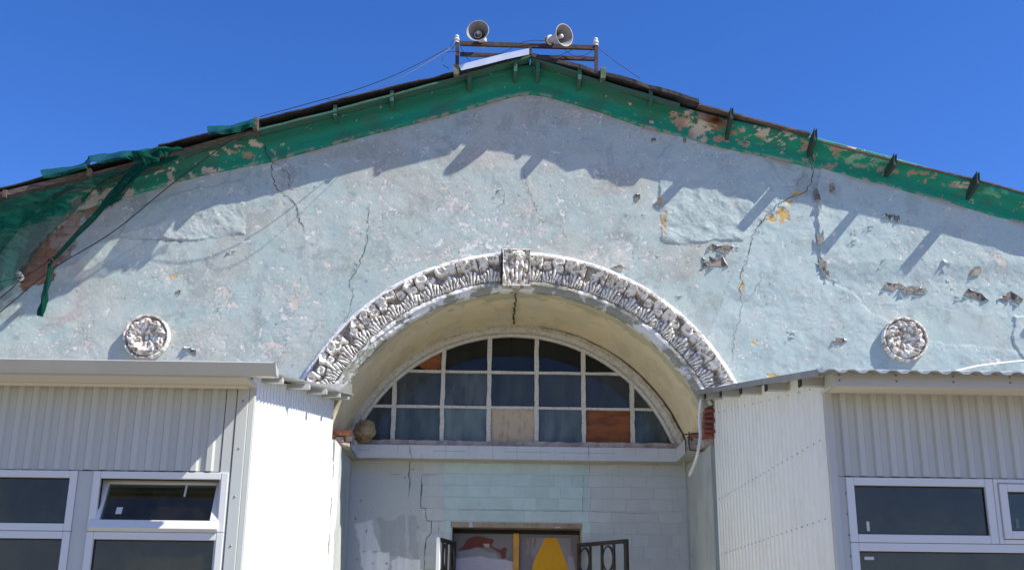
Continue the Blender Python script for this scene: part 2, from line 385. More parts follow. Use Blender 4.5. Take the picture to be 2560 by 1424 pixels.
# grime
tan = blob(U, V, [(1215, 385, 80, 55, 1), (930, 445, 75, 45, .9), (1030, 500, 70, 60, .5), (1240, 470, 60, 80, .5), (960, 490, 60, 60, .5), (1700, 590, 50, 50, .5),
   (560, 600, 90, 20, .5), (430, 590, 70, 16, .6), (205, 700, 30, 120, .5), (170, 790, 100, 20, .5), (1300, 300, 160, 60, .35), (700, 600, 60, 40, .3), (1100, 690, 160, 25, .35), (900, 640, 60, 60, .3), (620, 540, 20, 60, .4)])
base = mixc(base, (.42, .385, .32), np.clip(tan*sst(.3, .6, n1)*1.2, 0, .75))
base = mixc(base, (.27, .28, .25), sst(.55, .70, fbm(X, Z, 5, 8, 5, .65))*.55)
base = mixc(base, (.40, .385, .32), sst(.50, .66, fbm(X, Z*1.4, 1.6, 33, 5, .6))*.55*(1-right*.7))
base = mixc(base, (.50, .515, .47), sst(.52, .60, fbm(X*.7, Z*1.3, 3.5, 34, 5, .65))*.35)
base = mixc(base, (.25, .27, .265), sst(.62, .72, fbm(X*1.0, Z*.35, 9, 9, 5, .6))*.35)
# re-plastered patches: slightly proud, with their own trowel relief
def patch(pts, h, soft=.012, rough=.010, col=None, cm=.4, fade=None):
    global H, base
    s = sdf(X, Z, [W(*p) for p in pts])+(n2-.5)*.05
    m = sst(-soft*.5, soft, s); H = H+m*(h*(fade if fade is not None else 1)+(fbm(X, Z, 9, 12, 4, .6)-.5)*rough)
    if col is not None: base = mixc(base, col, m*cm)
patch([(1645, 395), (1700, 330), (1900, 380), (1985, 490), (1960, 520), (1900, 560), (1860, 600), (1790, 600), (1700, 612), (1655, 600), (1648, 500)], .008, rough=.02, col=(.41, .49, .465), cm=.5)
patch([(2040, 470), (2060, 380), (2300, 380), (2700, 480), (2700, 800), (2540, 800), (2330, 770), (2160, 760), (2105, 712), (2055, 690), (2046, 600)], .020, .008, .010, (.43, .51, .49), .35, fade=sst(712, 650, V))
patch([(1700, 1000), (1850, 640), (1920, 540), (2010, 480), (2040, 500), (2050, 700), (2110, 715), (2180, 780), (2300, 850), (2560, 880), (2560, 960), (1900, 960)], .004, .02, .008, (.42, .505, .49), .4)
patch([(608, 450), (612, 585), (470, 602), (300, 590), (340, 520), (450, 480)], .006, .01, .022, (.41, .475, .45), .4)
patch([(2535, 790), (2620, 790), (2620, 960), (2560, 900), (2530, 860)], .010, .01, .008, (.46, .50, .48), .6)
# peeled patches
pb = blob(U, V, [(1135, 520, 60, 55, .9), (1190, 615, 120, 70, .95), (1030, 655, 110, 50, .9), (765, 565, 75, 60, .8), (740, 770, 90, 110, .95), (640, 870, 110, 60, .85), (520, 850, 120, 70, .55),
   (1560, 640, 110, 60, .95), (1490, 650, 70, 50, .8), (1500, 440, 70, 50, .7), (1290, 560, 200, 110, .55), (2490, 650, 60, 40, 1), (570, 745, 60, 50, .8), (690, 690, 50, 40, .5), (170, 860, 120, 60, .7), (720, 830, 60, 60, .9), (420, 690, 120, 40, .55),
   (1120, 460, 90, 40, .5), (1850, 700, 80, 60, .35), (2300, 870, 150, 30, .3), (920, 560, 100, 120, .5), (1400, 520, 180, 80, .45), (1900, 860, 40, 40, .7), (1640, 480, 25, 90, .8), (1650, 560, 25, 60, .6), (1450, 290, 90, 20, .9), (1600, 340, 120, 14, .8), (680, 420, 250, 14, .5), (1000, 345, 300, 12, .4), (2400, 540, 120, 30, .3), (2320, 640, 60, 40, .4), (2120, 600, 60, 50, .35)])
pe = fbm(X, Z, 19, 20, 6, .72)
peel = sst(.685, .705, pe+pb*.185)
pink = mixc(np.zeros(X.shape+(3,))+np.array((.61, .575, .52)), (.57, .49, .41), sst(.4, .6, n1))
pink = mixc(pink, (.72, .69, .63), sst(.5, .65, n2)*.6)
base = base*(1-peel[..., None])+pink*peel[..., None]
H = H-peel*.0018
peel_shadow = np.clip(4*sst(.66, .71, pe+pb*.185)*(1-sst(.66, .71, pe+pb*.185)), 0, 1)*sst(.48, .62, n3); base = mixc(base, (.19, .19, .175), peel_shadow*.7)  # small cast shadows painted along the edges of peeled paint
fine = sst(.66, .70, fbm(X, Z, 55, 26, 3, .75)+pb*.12+(n1-.5)*.15)*(1-peel)*(1-right*.6); base = mixc(base, (.52, .505, .45), fine*.75); H = H-fine*.0008
pit = sst(.80, .84, fbm(X, Z, 38, 22, 4, .7)+pb*.10+(n1-.5)*.1)*(1-peel); base = mixc(base, (.20, .20, .19), pit*.6); H = H-pit*.002
# blistered edge along the cornice
ce = ctop(X)-Z
edge = sst(.06, .0, ce)*sst(.42, .6, fbm(X, Z, 9, 24, 4)); base = mixc(base, (.40, .31, .26), edge*.75)
# yellow under-paint
yb = blob(U, V, [(1950, 540, 40, 30, 1), (1935, 548, 40, 26, 1), (1970, 510, 30, 16, 1), (1990, 487, 26, 12, .9), (1660, 555, 8, 50, 1), (1650, 500, 8, 20, .9), (1855, 720, 7, 30, 1), (1885, 862, 16, 14, 1), (1935, 940, 22, 10, 1), (434, 690, 14, 10, .9), (608, 680, 10, 8, .8), (1200, 575, 12, 8, .5)])
ym = sst(.42, .46, yb*.75+(pe-.5)*2.2)*(yb > 0); base = mixc(base, (.60, .36, .09), ym*.85); H = H-ym*.003
# bare brick and mortar under the net on the left
bb = [(225, 495), (290, 470), (330, 455), (300, 500), (255, 530), (205, 545), (195, 590), (170, 640), (140, 660), (128, 700), (60, 720), (40, 690), (100, 600), (170, 540)]
bs = sdf(U, V, bb)+(pe-.5)*40; bm = sst(-2, 3, bs)
brk = mixc(np.zeros(X.shape+(3,))+np.array((.27, .145, .09)), (.38, .28, .21), sst(.35, .6, n2+n1-.5))
course = (np.abs((Z/.077) % 1-.5) > .42) | (np.abs((X/.25+.5*(np.floor(Z/.077) % 2)) % 1-.5) > .47)
brk = mixc(brk, (.30, .24, .21), course*.5*sst(.4, .55, n1))
base = base*(1-bm[..., None])+brk*bm[..., None]; H = H-bm*(.015+course*.006)
ob = sst(-2, 4, sdf(U, V, [(150, 795), (190, 760), (195, 700), (178, 660), (200, 650), (212, 740), (200, 790), (160, 812), (100, 822)])+(pe-.5)*40)
base = mixc(base, (.40, .35, .33), ob*.7)
me = grid_mesh('facade_wall', X, -.0-H, Z, M['wall'], base, keep); wall = link('facade_wall', me, hall)
# plain continuation of the wall beyond the detailed part
JX0_, JX1_ = -1.412, 1.958
def wall_piece(x0, x1, z0f, z1f, n=40, Y=.0):
    xx, tt = np.meshgrid(np.linspace(x0, x1, n), np.linspace(0, 1, 30)); zz = z0f(xx)*(1-tt)+z1f(xx)*tt
    c = mixc(np.zeros(xx.shape+(3,))+np.array((.39, .465, .425)), (.44, .465, .43), fbm(xx, zz, 3, 1, 5))
    return link('wall_side', grid_mesh('wall_side', xx, 0*xx+Y, zz, M['wall'], c), hall)
wall_piece(-10, -5.04, lambda x: 0*x, ctop); wall_piece(5.74, 10, lambda x: 0*x, ctop)
wall_piece(-1.475, JX0_, lambda x: 0*x, lambda x: 0*x+3.235, n=4, Y=.0); wall_piece(JX1_, 2.03, lambda x: 0*x, lambda x: 0*x+3.235, n=4, Y=.0)
wall_piece(-5.06, -1.47, lambda x: 0*x, lambda x: 0*x+3.47, Y=.012); wall_piece(2.02, 5.76, lambda x: 0*x, lambda x: 0*x+3.47, Y=.012)
# back of the hall so that it is a closed body
bk = MB().prism([(-10, 0), (10, 0), (10, float(ctop(10))), (.3, 6.75), (-10, float(ctop(-10)))], 7.9, 8.0)
bk.box((-10, .03, 0), (-9.9, 7.9, 3.3)).box((9.9, .03, 0), (10, 7.9, 3.6)).obj('rear_wall', M['dark'], hall)

def wy(x, z):
    """y of the plaster surface at (x, z)"""
    i = min(max(int(round((z-zs[0])/S)), 0), H.shape[0]-1); j = min(max(int(round((x-xs[0])/S)), 0), H.shape[1]-1)
    return -float(H[i, j])
# ---- cracks
def pc(L, Y=-.016): return [P3(x, y, Y) for x, y in L]
CR = [([(652, 330), (668, 385), (679, 405), (677, 430), (690, 470), (725, 495), (742, 520), (748, 552), (762, 580)], .013),
      ([(679, 405), (700, 412), (724, 438), (720, 470)], .008),
      ([(922, 505), (918, 560), (920, 600), (900, 650), (890, 680), (872, 700), (880, 740), (874, 775)], .010),
      ([(880, 770), (862, 800), (845, 830)], .006),
      ([(2034, 400), (2031, 450), (2012, 480), (1990, 485), (1945, 510), (1910, 545), (1882, 590), (1872, 640), (1855, 680), (1852, 720), (1856, 755)], .012),
      ([(2015, 432), (1985, 465), (1955, 468)], .006),
      ([(1856, 755), (1850, 800), (1836, 830), (1833, 880), (1828, 910)], .007),
      ([(1856, 755), (1885, 735), (1900, 700), (1904, 675)], .005),
      ([(1950, 490), (1955, 500), (1945, 520), (1930, 545)], .006),
      ([(1310, 420), (1320, 470), (1345, 530), (1360, 560)], .006), ([(1255, 460), (1262, 500), (1240, 520)], .006), ([(1400, 560), (1420, 600)], .005),
      ([(770, 850), (800, 800)], .004), ([(300, 592), (360, 598), (470, 603)], .005), ([(2055, 690), (2110, 714), (2160, 730)], .007)]
for i, (L, wd) in enumerate(CR): crack(wall, pc(L), wd*.55, i, follow=True)

# ---- paint flakes that hang loose, each over its bare spot
def flake_at(px, py, wpx, hpx, seed):
    """a ragged bare spot in the paint and the curled skin along its edges"""
    r = random.Random(seed); x, z = W(px, py); sx = wpx/253; sz = hpx/228; yb = min(wy(x+a*sx*.4, z+b*sz*.4) for a in (-1, 0, 1) for b in (-1, 0, 1))-.003
    n = max(2, int(wpx/13)+r.choice([0, 1])); X_ = [x-sx/2+sx*(k+(r.uniform(-.3, .3) if 0 < k < n else 0))/n for k in range(n+1)]
    sl_ = r.uniform(-.25, .25)*sx if wpx > 25 else 0
    mid = [z+sl_*(k/n-.5)+r.uniform(-.25, .25)*sz for k in range(n+1)]
    up = [mid[k]+(sz*r.uniform(.15, .6) if 0 < k < n or n < 3 else 0) for k in range(n+1)]; dn = [mid[k]-(sz*r.uniform(.1, .6) if 0 < k < n or n < 3 else 0) for k in range(n+1)]
    hb = MB(); tp = []
    for k in range(n if wpx >= 25 or wpx < hpx*.8 else 0): hb.add([(X_[k], yb, dn[k]), (X_[k+1], yb, dn[k+1]), (X_[k+1], yb, up[k+1]), (X_[k], yb, up[k])], [(0, 1, 2, 3)])
    for k in range(n):
        L = hypot(X_[k+1]-X_[k], dn[k+1]-dn[k]); 
        if r.random() < (.8 if wpx > 25 else 1.1):            # lower edge curls out and up
            o_ = min(.035, L*r.uniform(.15, .5)); t = r.uniform(.2, .8); xm = X_[k]+(X_[k+1]-X_[k])*t+r.uniform(-.2, .2)*L; zm_ = dn[k]+(dn[k+1]-dn[k])*t
            a_ = (X_[k], yb-.002, dn[k]); b_ = (X_[k+1], yb-.002, dn[k+1]); c_ = (xm, yb-o_, zm_+o_*r.uniform(-.2, .8))
            d_ = ((a_[0]+c_[0])/2, yb-o_*.35, (a_[2]+c_[2])/2-.003); e_ = ((b_[0]+c_[0])/2, yb-o_*.35, (b_[2]+c_[2])/2-.003)
            tp.append(([a_, b_, e_, c_, d_], [(0, 1, 2, 4), (4, 2, 3)]))
        if r.random() < .6:            # upper edge lifts
            o_ = min(.03, L*r.uniform(.15, .4)); xm = (X_[k]+X_[k+1])/2+r.uniform(-.4, .4)*L; zm_ = (up[k]+up[k+1])/2
            tp.append(([(X_[k], yb-.002, up[k]), (X_[k+1], yb-.002, up[k+1]), (xm, yb-o_, zm_-o_*r.uniform(.4, 1.2))], [(0, 2, 1)]))
    return hb, tp
FL = [(1800, 622, 66, 22), (1790, 655, 60, 26), (1765, 660, 18, 24), (2235, 718, 60, 20), (2285, 725, 70, 24), (2440, 738, 60, 24), (2525, 748, 62, 24), (2400, 742, 22, 12),
      (2216, 545, 30, 18), (2240, 548, 14, 18), (2172, 572, 24, 12), (2136, 576, 14, 12), (2208, 655, 18, 14), (2266, 652, 22, 18), (2368, 664, 22, 22), (2438, 682, 26, 24), (2376, 710, 18, 22),
      (1634, 352, 10, 14), (1648, 348, 14, 10), (1711, 356, 8, 16), (2044, 468, 16, 20), (2079, 474, 14, 30), (2050, 600, 16, 34), (2056, 662, 18, 24), (2064, 680, 14, 20), (2042, 498, 14, 40),
      (582, 627, 24, 10), (445, 735, 12, 20), (319, 736, 8, 8), (475, 872, 30, 14), (894, 663, 12, 14), (1622, 428, 16, 16), (1640, 412, 14, 10), (2085, 705, 16, 10), (1930, 700, 10, 8), (2100, 850, 40, 14),
      (1245, 478, 18, 14), (1305, 480, 10, 12), (2010, 790, 8, 8), (1700, 740, 20, 8), (1980, 835, 20, 16), (1545, 668, 30, 18), (2130, 600, 24, 10), (2300, 640, 20, 12), (1593, 493, 14, 18), (790, 465, 10, 10), (1840, 620, 20, 10), (545, 770, 14, 8), (700, 800, 18, 8)]
allh = MB()
for i, f in enumerate(FL):
    hb, tp = flake_at(*f, i+3)
    if hb.v: hb.obj('bare_spot', M['hole'], wall)
    for a, b in tp: MB().add(a, b).obj('paint_flake', M['flake'], wall)
fs = MB(); r = random.Random(3)
for i in range(1500):                                  # small blisters, too many and too small to pick apart
    u, v = r.uniform(20, 2550), r.uniform(330, 930)
    d = float(blob(np.array([u]), np.array([v]), [(1400, 600, 900, 300, .5), (700, 800, 300, 200, .9), (1180, 620, 250, 140, 1), (560, 760, 500, 260, .5), (2300, 700, 400, 200, .55), (1600, 620, 200, 120, .9)])[0])
    x, z = W(u, v)
    if r.random() > d+.12 or z > ctop(x)-.05 or hypot(x-AX, z-AZ) < RO+.05 or z < 3.6: continue
    hb, tp = flake_at(u, v, r.uniform(3, 9), r.uniform(3, 8), i+900)
    for a, b in tp: fs.add(a, b)
fs.obj('paint_blisters', M['flake'], wall, kind='stuff')

# ---- green cornice
def sweep(x0, x1, step, path, prof, k=60):
    """grid of a moulding: profile (y, dz) along the sloping edge"""
    t = np.array([0]+list(np.cumsum([hypot(b[0]-a[0], b[1]-a[1]) for a, b in zip(prof[:-1], prof[1:])])))
    tt = np.linspace(0, t[-1], k); py = np.interp(tt, t, [p[0] for p in prof]); pz = np.interp(tt, t, [p[1] for p in prof])
    xx = np.arange(x0, x1, step); XX, PY = np.meshgrid(xx, py); _, PZ = np.meshgrid(xx, pz)
    return XX, PY, path(XX)+PZ
prof = [(.02, -.006), (-.022, -.004), (-.03, .01), (-.036, .10), (-.05, .135), (-.085, .165), (-.13, .185), (-.165, .195), (-.17, .245), (-.02, .25), (.3, .25)]
for nm, x0, x1 in (('cornice', -9.9, .331), ('cornice', .331, 9.9)):
    cx_, cy_, cz_ = sweep(x0, x1+.004, .010, ctop, prof, 66)
    U2, V2 = PX(cx_, cy_, cz_); a = fbm(cx_, cz_-cy_, 14, 40, 5, .65); a2 = fbm(cx_, cz_-cy_, 4, 41, 4); a3 = fbm(cx_*.6, (cz_-ctop(cx_))*3, 6, 43, 4)
    c = np.zeros(cx_.shape+(3,)); c[:] = (.010, .225, .135)
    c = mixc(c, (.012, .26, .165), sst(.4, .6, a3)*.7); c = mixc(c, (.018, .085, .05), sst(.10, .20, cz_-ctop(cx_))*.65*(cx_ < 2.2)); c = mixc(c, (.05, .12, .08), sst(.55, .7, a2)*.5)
    pb2 = blob(U2, V2, [(1775, 300, 75, 45, 1.3), (1720, 280, 30, 20, 1.1), (1740, 330, 40, 18, 1), (1700, 300, 80, 40, .75), (1910, 330, 40, 20, 1), (1850, 330, 60, 50, .7), (1800, 350, 90, 16, .9), (2015, 365, 30, 30, 1.05), (2015, 400, 18, 14, 1), (1950, 345, 60, 40, .6),
        (1515, 233, 14, 14, 1.0), (640, 362, 30, 18, 1), (590, 380, 110, 40, .7), (700, 365, 40, 30, .6), (540, 425, 60, 14, .95), (420, 440, 100, 40, .6), (460, 400, 60, 30, .6), (340, 480, 80, 14, .8), (250, 490, 60, 40, 1.3), (220, 505, 70, 30, 1.2), (300, 470, 60, 30, .6), (2140, 400, 200, 60, .45), (700, 300, 160, 16, .45), (1200, 260, 700, 8, .3)])
    pb2 = np.maximum(pb2, .9*blob(U2, V2, [(2100, 372, 60, 14, 1.2), (2200, 400, 90, 14, .8), (2300, 430, 100, 12, .7), (2400, 465, 70, 14, .8), (2500, 490, 60, 12, .6)]))
    pm = sst(.72, .745, a+pb2*(.34+.14*sst(1650, 1720, U2))-.06*sst(640, 760, U2)*sst(1650, 1500, U2)); cc = mixc(np.zeros(c.shape)+np.array((.36, .23, .16)), (.52, .43, .34), sst(.4, .6, a2))
    cc = mixc(cc, (.20, .13, .08), sst(.5, .6, a3)*blob(U2, V2, [(1790, 300, 90, 50, 1.5)]))
    c = c*(1-pm[..., None])+cc*pm[..., None]
    mg = sst(.5, .56, a)*blob(U2, V2, [(2200, 400, 160, 22, 1.4), (2480, 480, 110, 20, 1.2), (2060, 365, 20, 20, 1.5)]); c = mixc(c, (.10, .36, .22), np.clip(mg, 0, .9))
    low = sst(.03, .0, cz_-ctop(cx_))*sst(.45, .55, a); c = mixc(c, (.36, .30, .26), low*.7)
    cy_ = cy_-(a2-.5)*.014+pm*.005-(a-.5)*.004
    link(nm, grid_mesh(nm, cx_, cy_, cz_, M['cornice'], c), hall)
crack(hall, [P3(2031, 345, -.19), P3(2030, 380, -.075), P3(2034, 404, -.055), P3(2030, 424, -.05)], .014, 77)
crack(hall, [P3(640, 330, -.12), P3(655, 345, -.075), P3(668, 388, -.055), P3(678, 408, -.05)], .014, 78)

# ---- roof: boarded slopes, felt, sheet edges
def roof_strip(name, pts, Y, th, m, back=.0, parent=hall, label=None, rag=0., seed=0, lift=0.):
    """a sloping sheet whose front edge follows the points (photo coordinates) at distance Y"""
    r = random.Random(seed); w_ = [W(x, y, Y) for x, y in pts]; q = []
    for a, b in zip(w_[:-1], w_[1:]):
        n = max(1, int(hypot(b[0]-a[0], b[1]-a[1])/.12))
        q += [(a[0]+(b[0]-a[0])*i/n, a[1]+(b[1]-a[1])*i/n) for i in range(n)]
    q.append(w_[-1]); vs = []
    for x, z in q:
        j = r.uniform(-rag, rag); k = r.uniform(-rag, rag)*.4
        vs += [(x, Y+j, z+k), (x, Y+j, z-th+k), (x, back, z-th+lift), (x, back, z+lift)]
    fs = []
    for i in range(len(q)-1):
        a, b = 4*i, 4*i+4; fs += [(a, a+1, b+1, b), (a+1, a+2, b+2, b+1), (a+2, a+3, b+3, b+2), (a+3, a, b, b+3)]
    fs += [(0, 3, 2, 1), (4*len(q)-4, 4*len(q)-3, 4*len(q)-2, 4*len(q)-1)]
    return MB().add(vs, fs).obj(name, m, parent, label)
# main deck behind the cornice
roof_strip('roof_deck', [(-1100, 790), (-300, 560), (0, 475), (400, 372), (640, 306), (1140, 188), (1325, 136)], -.14, .03, M['wood'], 8.2)
roof_strip('roof_deck', [(1328, 136), (1500, 186), (1750, 262), (2025, 338), (2060, 353), (2435, 448), (2560, 481), (2900, 575), (3700, 800)], -.10, .025, M['wood'], 8.2)
# boards of the left eave, painted green, with dark felt on top
for i, (a, b, y0) in enumerate([((-200, 546), (112, 465), -.35), ((112, 463), (400, 386), -.34), ((400, 386), (643, 320), -.28), ((643, 322), (845, 272), -.27), ((845, 270), (1140, 192), -.27), ((1140, 190), (1325, 138), -.27)]):
    roof_strip('eave_board', [a, b], y0, .022, M['greenwood'] if i > 2 else M['wood'], -.05, rag=.004, seed=i, lift=.0)
for i, (a, b, y0) in enumerate([((-200, 520), (118, 438), -.37), ((105, 442), (402, 366), -.36), ((395, 361), (524, 331), -.32), ((520, 333), (645, 305), -.30), ((640, 300), (860, 244), -.29), ((850, 246), (1150, 176), -.285)]):
    roof_strip('roofing_felt', [a, b], y0, .012, M['felt'], .3, rag=.012, seed=i+9)
for i, (a, b, y0) in enumerate([((1328, 143), (1455, 181), -.265), ((1453, 186), (1700, 258), -.235)]):
    roof_strip('eave_board', [a, b], y0, .03 if i else .022, M['greenwood'], -.05, rag=.004, seed=i+20)
roof_strip('roofing_felt', [(1330, 133), (1452, 163), (1590, 200), (1748, 248)], -.275, .04, M['felt'], .3, rag=.016, seed=31, label='thick black torn felt right of the ridge')
roof_strip('edge_board', [(1745, 258), (1890, 296), (2026, 331)], -.235, .018, M['wood'], -.02, rag=.006, seed=32)
roof_strip('edge_board', [(2050, 350), (2214, 393), (2330, 421), (2435, 445)], -.19, .014, M['wood'], -.02, rag=.003, seed=33)
roof_strip('edge_board', [(2440, 446), (2560, 479), (2900, 573)], -.19, .014, M['wood'], -.02, rag=.003, seed=34)
MB().add([(5.83, -.42, float(ctop(5.83))+.25), (9, -.42, float(ctop(9))+.25), (9, .3, float(ctop(9))+.30), (5.83, .3, float(ctop(5.83))+.30), (5.83, -.42, float(ctop(5.83))+.28), (9, -.42, float(ctop(9))+.28), (9, .3, float(ctop(9))+.33), (5.83, .3, float(ctop(5.83))+.33)], [(0, 1, 2, 3), (7, 6, 5, 4), (0, 4, 5, 1), (0, 3, 7, 4)]).obj('eave_board', M['wood'], hall)
# fascia wood under the felt at the far left
MB().bar(P3(2, 487, -.355), P3(228, 432, -.345), .02, .05).obj('batten', M['wood'], hall); MB().bar(P3(-200, 540, -.355), P3(2, 489, -.355), .02, .05).obj('batten', M['wood'], hall)
# rafter tails: thin upright timbers under the eave
def tail(px, py0, py1, Y0, Y1, wd, m, h=.10, lab=None, slant=0.):
    x0, z0 = W(px, py0, Y1); x, z = x0, z0
    zt = z0; zb = W(px, py1, Y1)[1]
    hh = zt-zb
    vs = []
    for (y, a, b) in ((Y1, zt, zb), (Y0, zt-slant, zb-.02-slant)):
        vs += [(x-wd/2, y, a), (x+wd/2, y, a), (x+wd/2, y, b), (x-wd/2, y, b)]
    MB().add(vs, [(0, 1, 2, 3), (7, 6, 5, 4), (0, 4, 5, 1), (1, 5, 6, 2), (2, 6, 7, 3), (3, 7, 4, 0)]).obj('rafter_end', m, hall, lab)
for (px, a, b, m_, Y1) in [(12, 474, 492, 'wood', -.385), (222, 420, 440, 'wood', -.385), (838, 262, 288, 'greenwood', -.26), (980, 226, 252, 'greenwood', -.265), (1174, 178, 204, 'greenwood', -.26),
                       (1289, 148, 178, 'greenwood', -.26), (1345, 146, 178, 'greenwood', -.26), (1449, 170, 198, 'greenwood', -.265), (1627, 226, 252, 'greenwood', -.23)]:
    tail(px, a, b, -.04, Y1, .035, M[m_])
tail(640, 292, 322, -.04, -.33, .04, M['wood'])
for (px, py, py2) in [(1829, 270, 294), (2038, 323, 349), (2237, 386, 412), (2444, 431, 458)]:        # bare sticks on the right, no roof left above them
    x1, z1 = W(px, py, -.31); x2, z2 = W(px, py2, -.31); r = random.Random(px)
    q = MB(); zb = float(ctop(x1))+.10
    top = [(x1-.016, -.31, z1-.015), (x1-.008, -.322, z1+.012), (x1+.004, -.305, z1-.008), (x1+.016, -.318, z1+.006)]
    vs = top+[(x1+.016, -.30, z2), (x1-.016, -.30, z2), (x1-.016, -.03, zb-.02), (x1+.016, -.03, zb-.02), (x1+.016, -.03, z1-.06), (x1-.016, -.03, z1-.06)]
    q.add(vs, [(0, 1, 2, 3, 4, 5), (5, 4, 7, 6), (0, 5, 6, 9), (3, 8, 7, 4), (0, 9, 8, 3, 2, 1), (9, 6, 7, 8)])
    q.obj('rafter_end', M['darkwood'], hall, 'bare splintered green stick poking past the roofless cornice')
# timber blocks beside the rack feet
MB().prism([W(x, y, -.33) for x, y in [(1133, 162), (1147, 160), (1148, 184), (1134, 186)]], -.33, -.12).obj('timber_block', M['block'], hall)
MB().prism([W(x, y, -.33) for x, y in [(1502, 168), (1516, 168), (1514, 194), (1502, 195)]], -.33, -.12).obj('timber_block', M['block'], hall)
# bright sheet metal strip on the ridge
fl = [W(x, y, -.33) for x, y in [(1146, 163), (1200, 149), (1260, 134), (1323, 121), (1323, 136), (1262, 149), (1200, 165), (1153, 176)]]
MB().prism(fl, -.33, -.323).obj('ridge_flashing', M['steel'], hall)
a = [P3(1146, 162, -.326), P3(1323, 120, -.326)]
MB().add([a[0], a[1], (a[1][0], .0, a[1][2]+.02), (a[0][0], .0, a[0][2]+.02)], [(0, 1, 2, 3)]).obj('ridge_flashing_top', M['steel'], hall)

# ---- arch: barrel vault
na, ny = 360, 90
A, Yg = np.meshgrid(np.linspace(radians(-2), radians(182), na), np.linspace(.0, 1.30, ny))
rr = RI+(fbm(A*1.8, Yg, 6, 50, 4)-.5)*.005
vx, vz = AX+rr*np.cos(A), AZ+rr*np.sin(A); Uv, Vv = PX(vx, Yg, vz)
c = np.zeros(A.shape+(3,)); c[:] = (.82, .70, .45)
v1 = fbm(A*1.8, Yg, 4, 51, 5, .6); c = mixc(c, (.72, .62, .43), sst(.4, .6, v1)*.6); c = mixc(c, (.60, .50, .31), sst(.5, .68, fbm(A*1.8, Yg*.5, 7, 52, 4))*.4)
gm = sst(.52, .58, fbm(A*1.8, Yg, 8, 53, 4)*.6+.62*sst(.35, 0., Yg)*np.where(A < radians(100), 1., .75)); c = mixc(c, (.30, .33, .22), gm*.45)
c = mixc(c, (.78, .66, .58), sst(.0, .01, sdf(Uv, Vv, [(1110, 832), (1128, 827), (1142, 830), (1130, 836), (1114, 838)])))
c = mixc(c, (.62, .56, .42), sst(0, 2, sdf(Uv, Vv, [(1300, 822), (1400, 838), (1412, 850), (1330, 832)])))
pv = sst(.76, .78, fbm(A*1.8, Yg, 18, 55, 4)+.08*sst(.25, 0, Yg)); c = mixc(c, (.62, .58, .5), pv*.7)
sp = sst(.92, .93, fbm(A*1.8, Yg, 30, 56, 2)); c = mixc(c, (.12, .09, .06), sp)
link('arch_vault', grid_mesh('arch_vault', vx, Yg, vz, M['soffit'], c), hall)
ac = radians(91.5)
L = jit_line([(AX+(RI-.005)*cos(radians(91.6)), y, AZ+(RI-.012)*sin(ac)) for y in np.linspace(.02, 1.12, 6)], .05, .006, 9); r = random.Random(6)
vs = []
for i, p in enumerate(L):
    h = .008*r.uniform(.4, 1.3); jx = r.uniform(-.014, .014); vs += [(p.x-h+jx, p.y, AZ+RI-.012), (p.x+h+jx, p.y, AZ+RI-.012)]
MB().add(vs, [(2*i, 2*i+1, 2*i+3, 2*i+2) for i in range(len(L)-1)]).obj('crack', M['crack'], hall)

# ---- archivolt
arc = empty('archivolt', (0, 0, 0), '', ''); del arc['label']; del arc['category']; arc.parent = hall; arc.matrix_parent_inverse = Matrix.Translation(-hall.location)
def ring(name, r0, r1, prof, m, a0=24, a1=157, n=420, rag=0., seed=0, label=None, smooth=False):
    """moulding along the arch; prof = list of (radius, y)"""
    A_, K = np.meshgrid(np.linspace(radians(a0), radians(a1), n), np.arange(len(prof)))
    R_ = np.array([p[0] for p in prof])[K]; Y_ = np.array([p[1] for p in prof])[K]
    nz = fbm(A_*2, K*.37, 14, seed, 4, .65)-.5; nz2 = fbm(A_*2, K*.9, 20, seed+1, 3)-.5
    R_ = R_+nz*rag+nz2*rag*.4; Y_ = Y_-(nz+nz2*.4)*rag*(K > 0)*(K < len(prof)-1)
    return link(name, grid_mesh(name, AX+R_*np.cos(A_), Y_, AZ+R_*np.sin(A_), m, None, None, smooth), arc, label)
ring('outer_fillet', 0, 0, [(RO+.012, .02), (RO+.012, -.03), (RO+.004, -.045), (RO-.012, -.07), (RO-.028, -.07), (RO-.034, -.03), (RO-.034, 0)], M['stucco2'], seed=60, rag=.010)
ring('band_back', 0, 0, [(RO-.03, -.012), (RI+.07, -.02)], M['stucco2'], seed=66, rag=.004)
ring('inner_fillet', 0, 0, [(RI+.088, .0), (RI+.088, -.045), (RI+.076, -.064), (RI+.050, -.062), (RI+.046, -.045), (RI+.012, -.038), (RI-.002, -.022), (RI-.006, .03)], M['fillet'], seed=63, rag=.022)
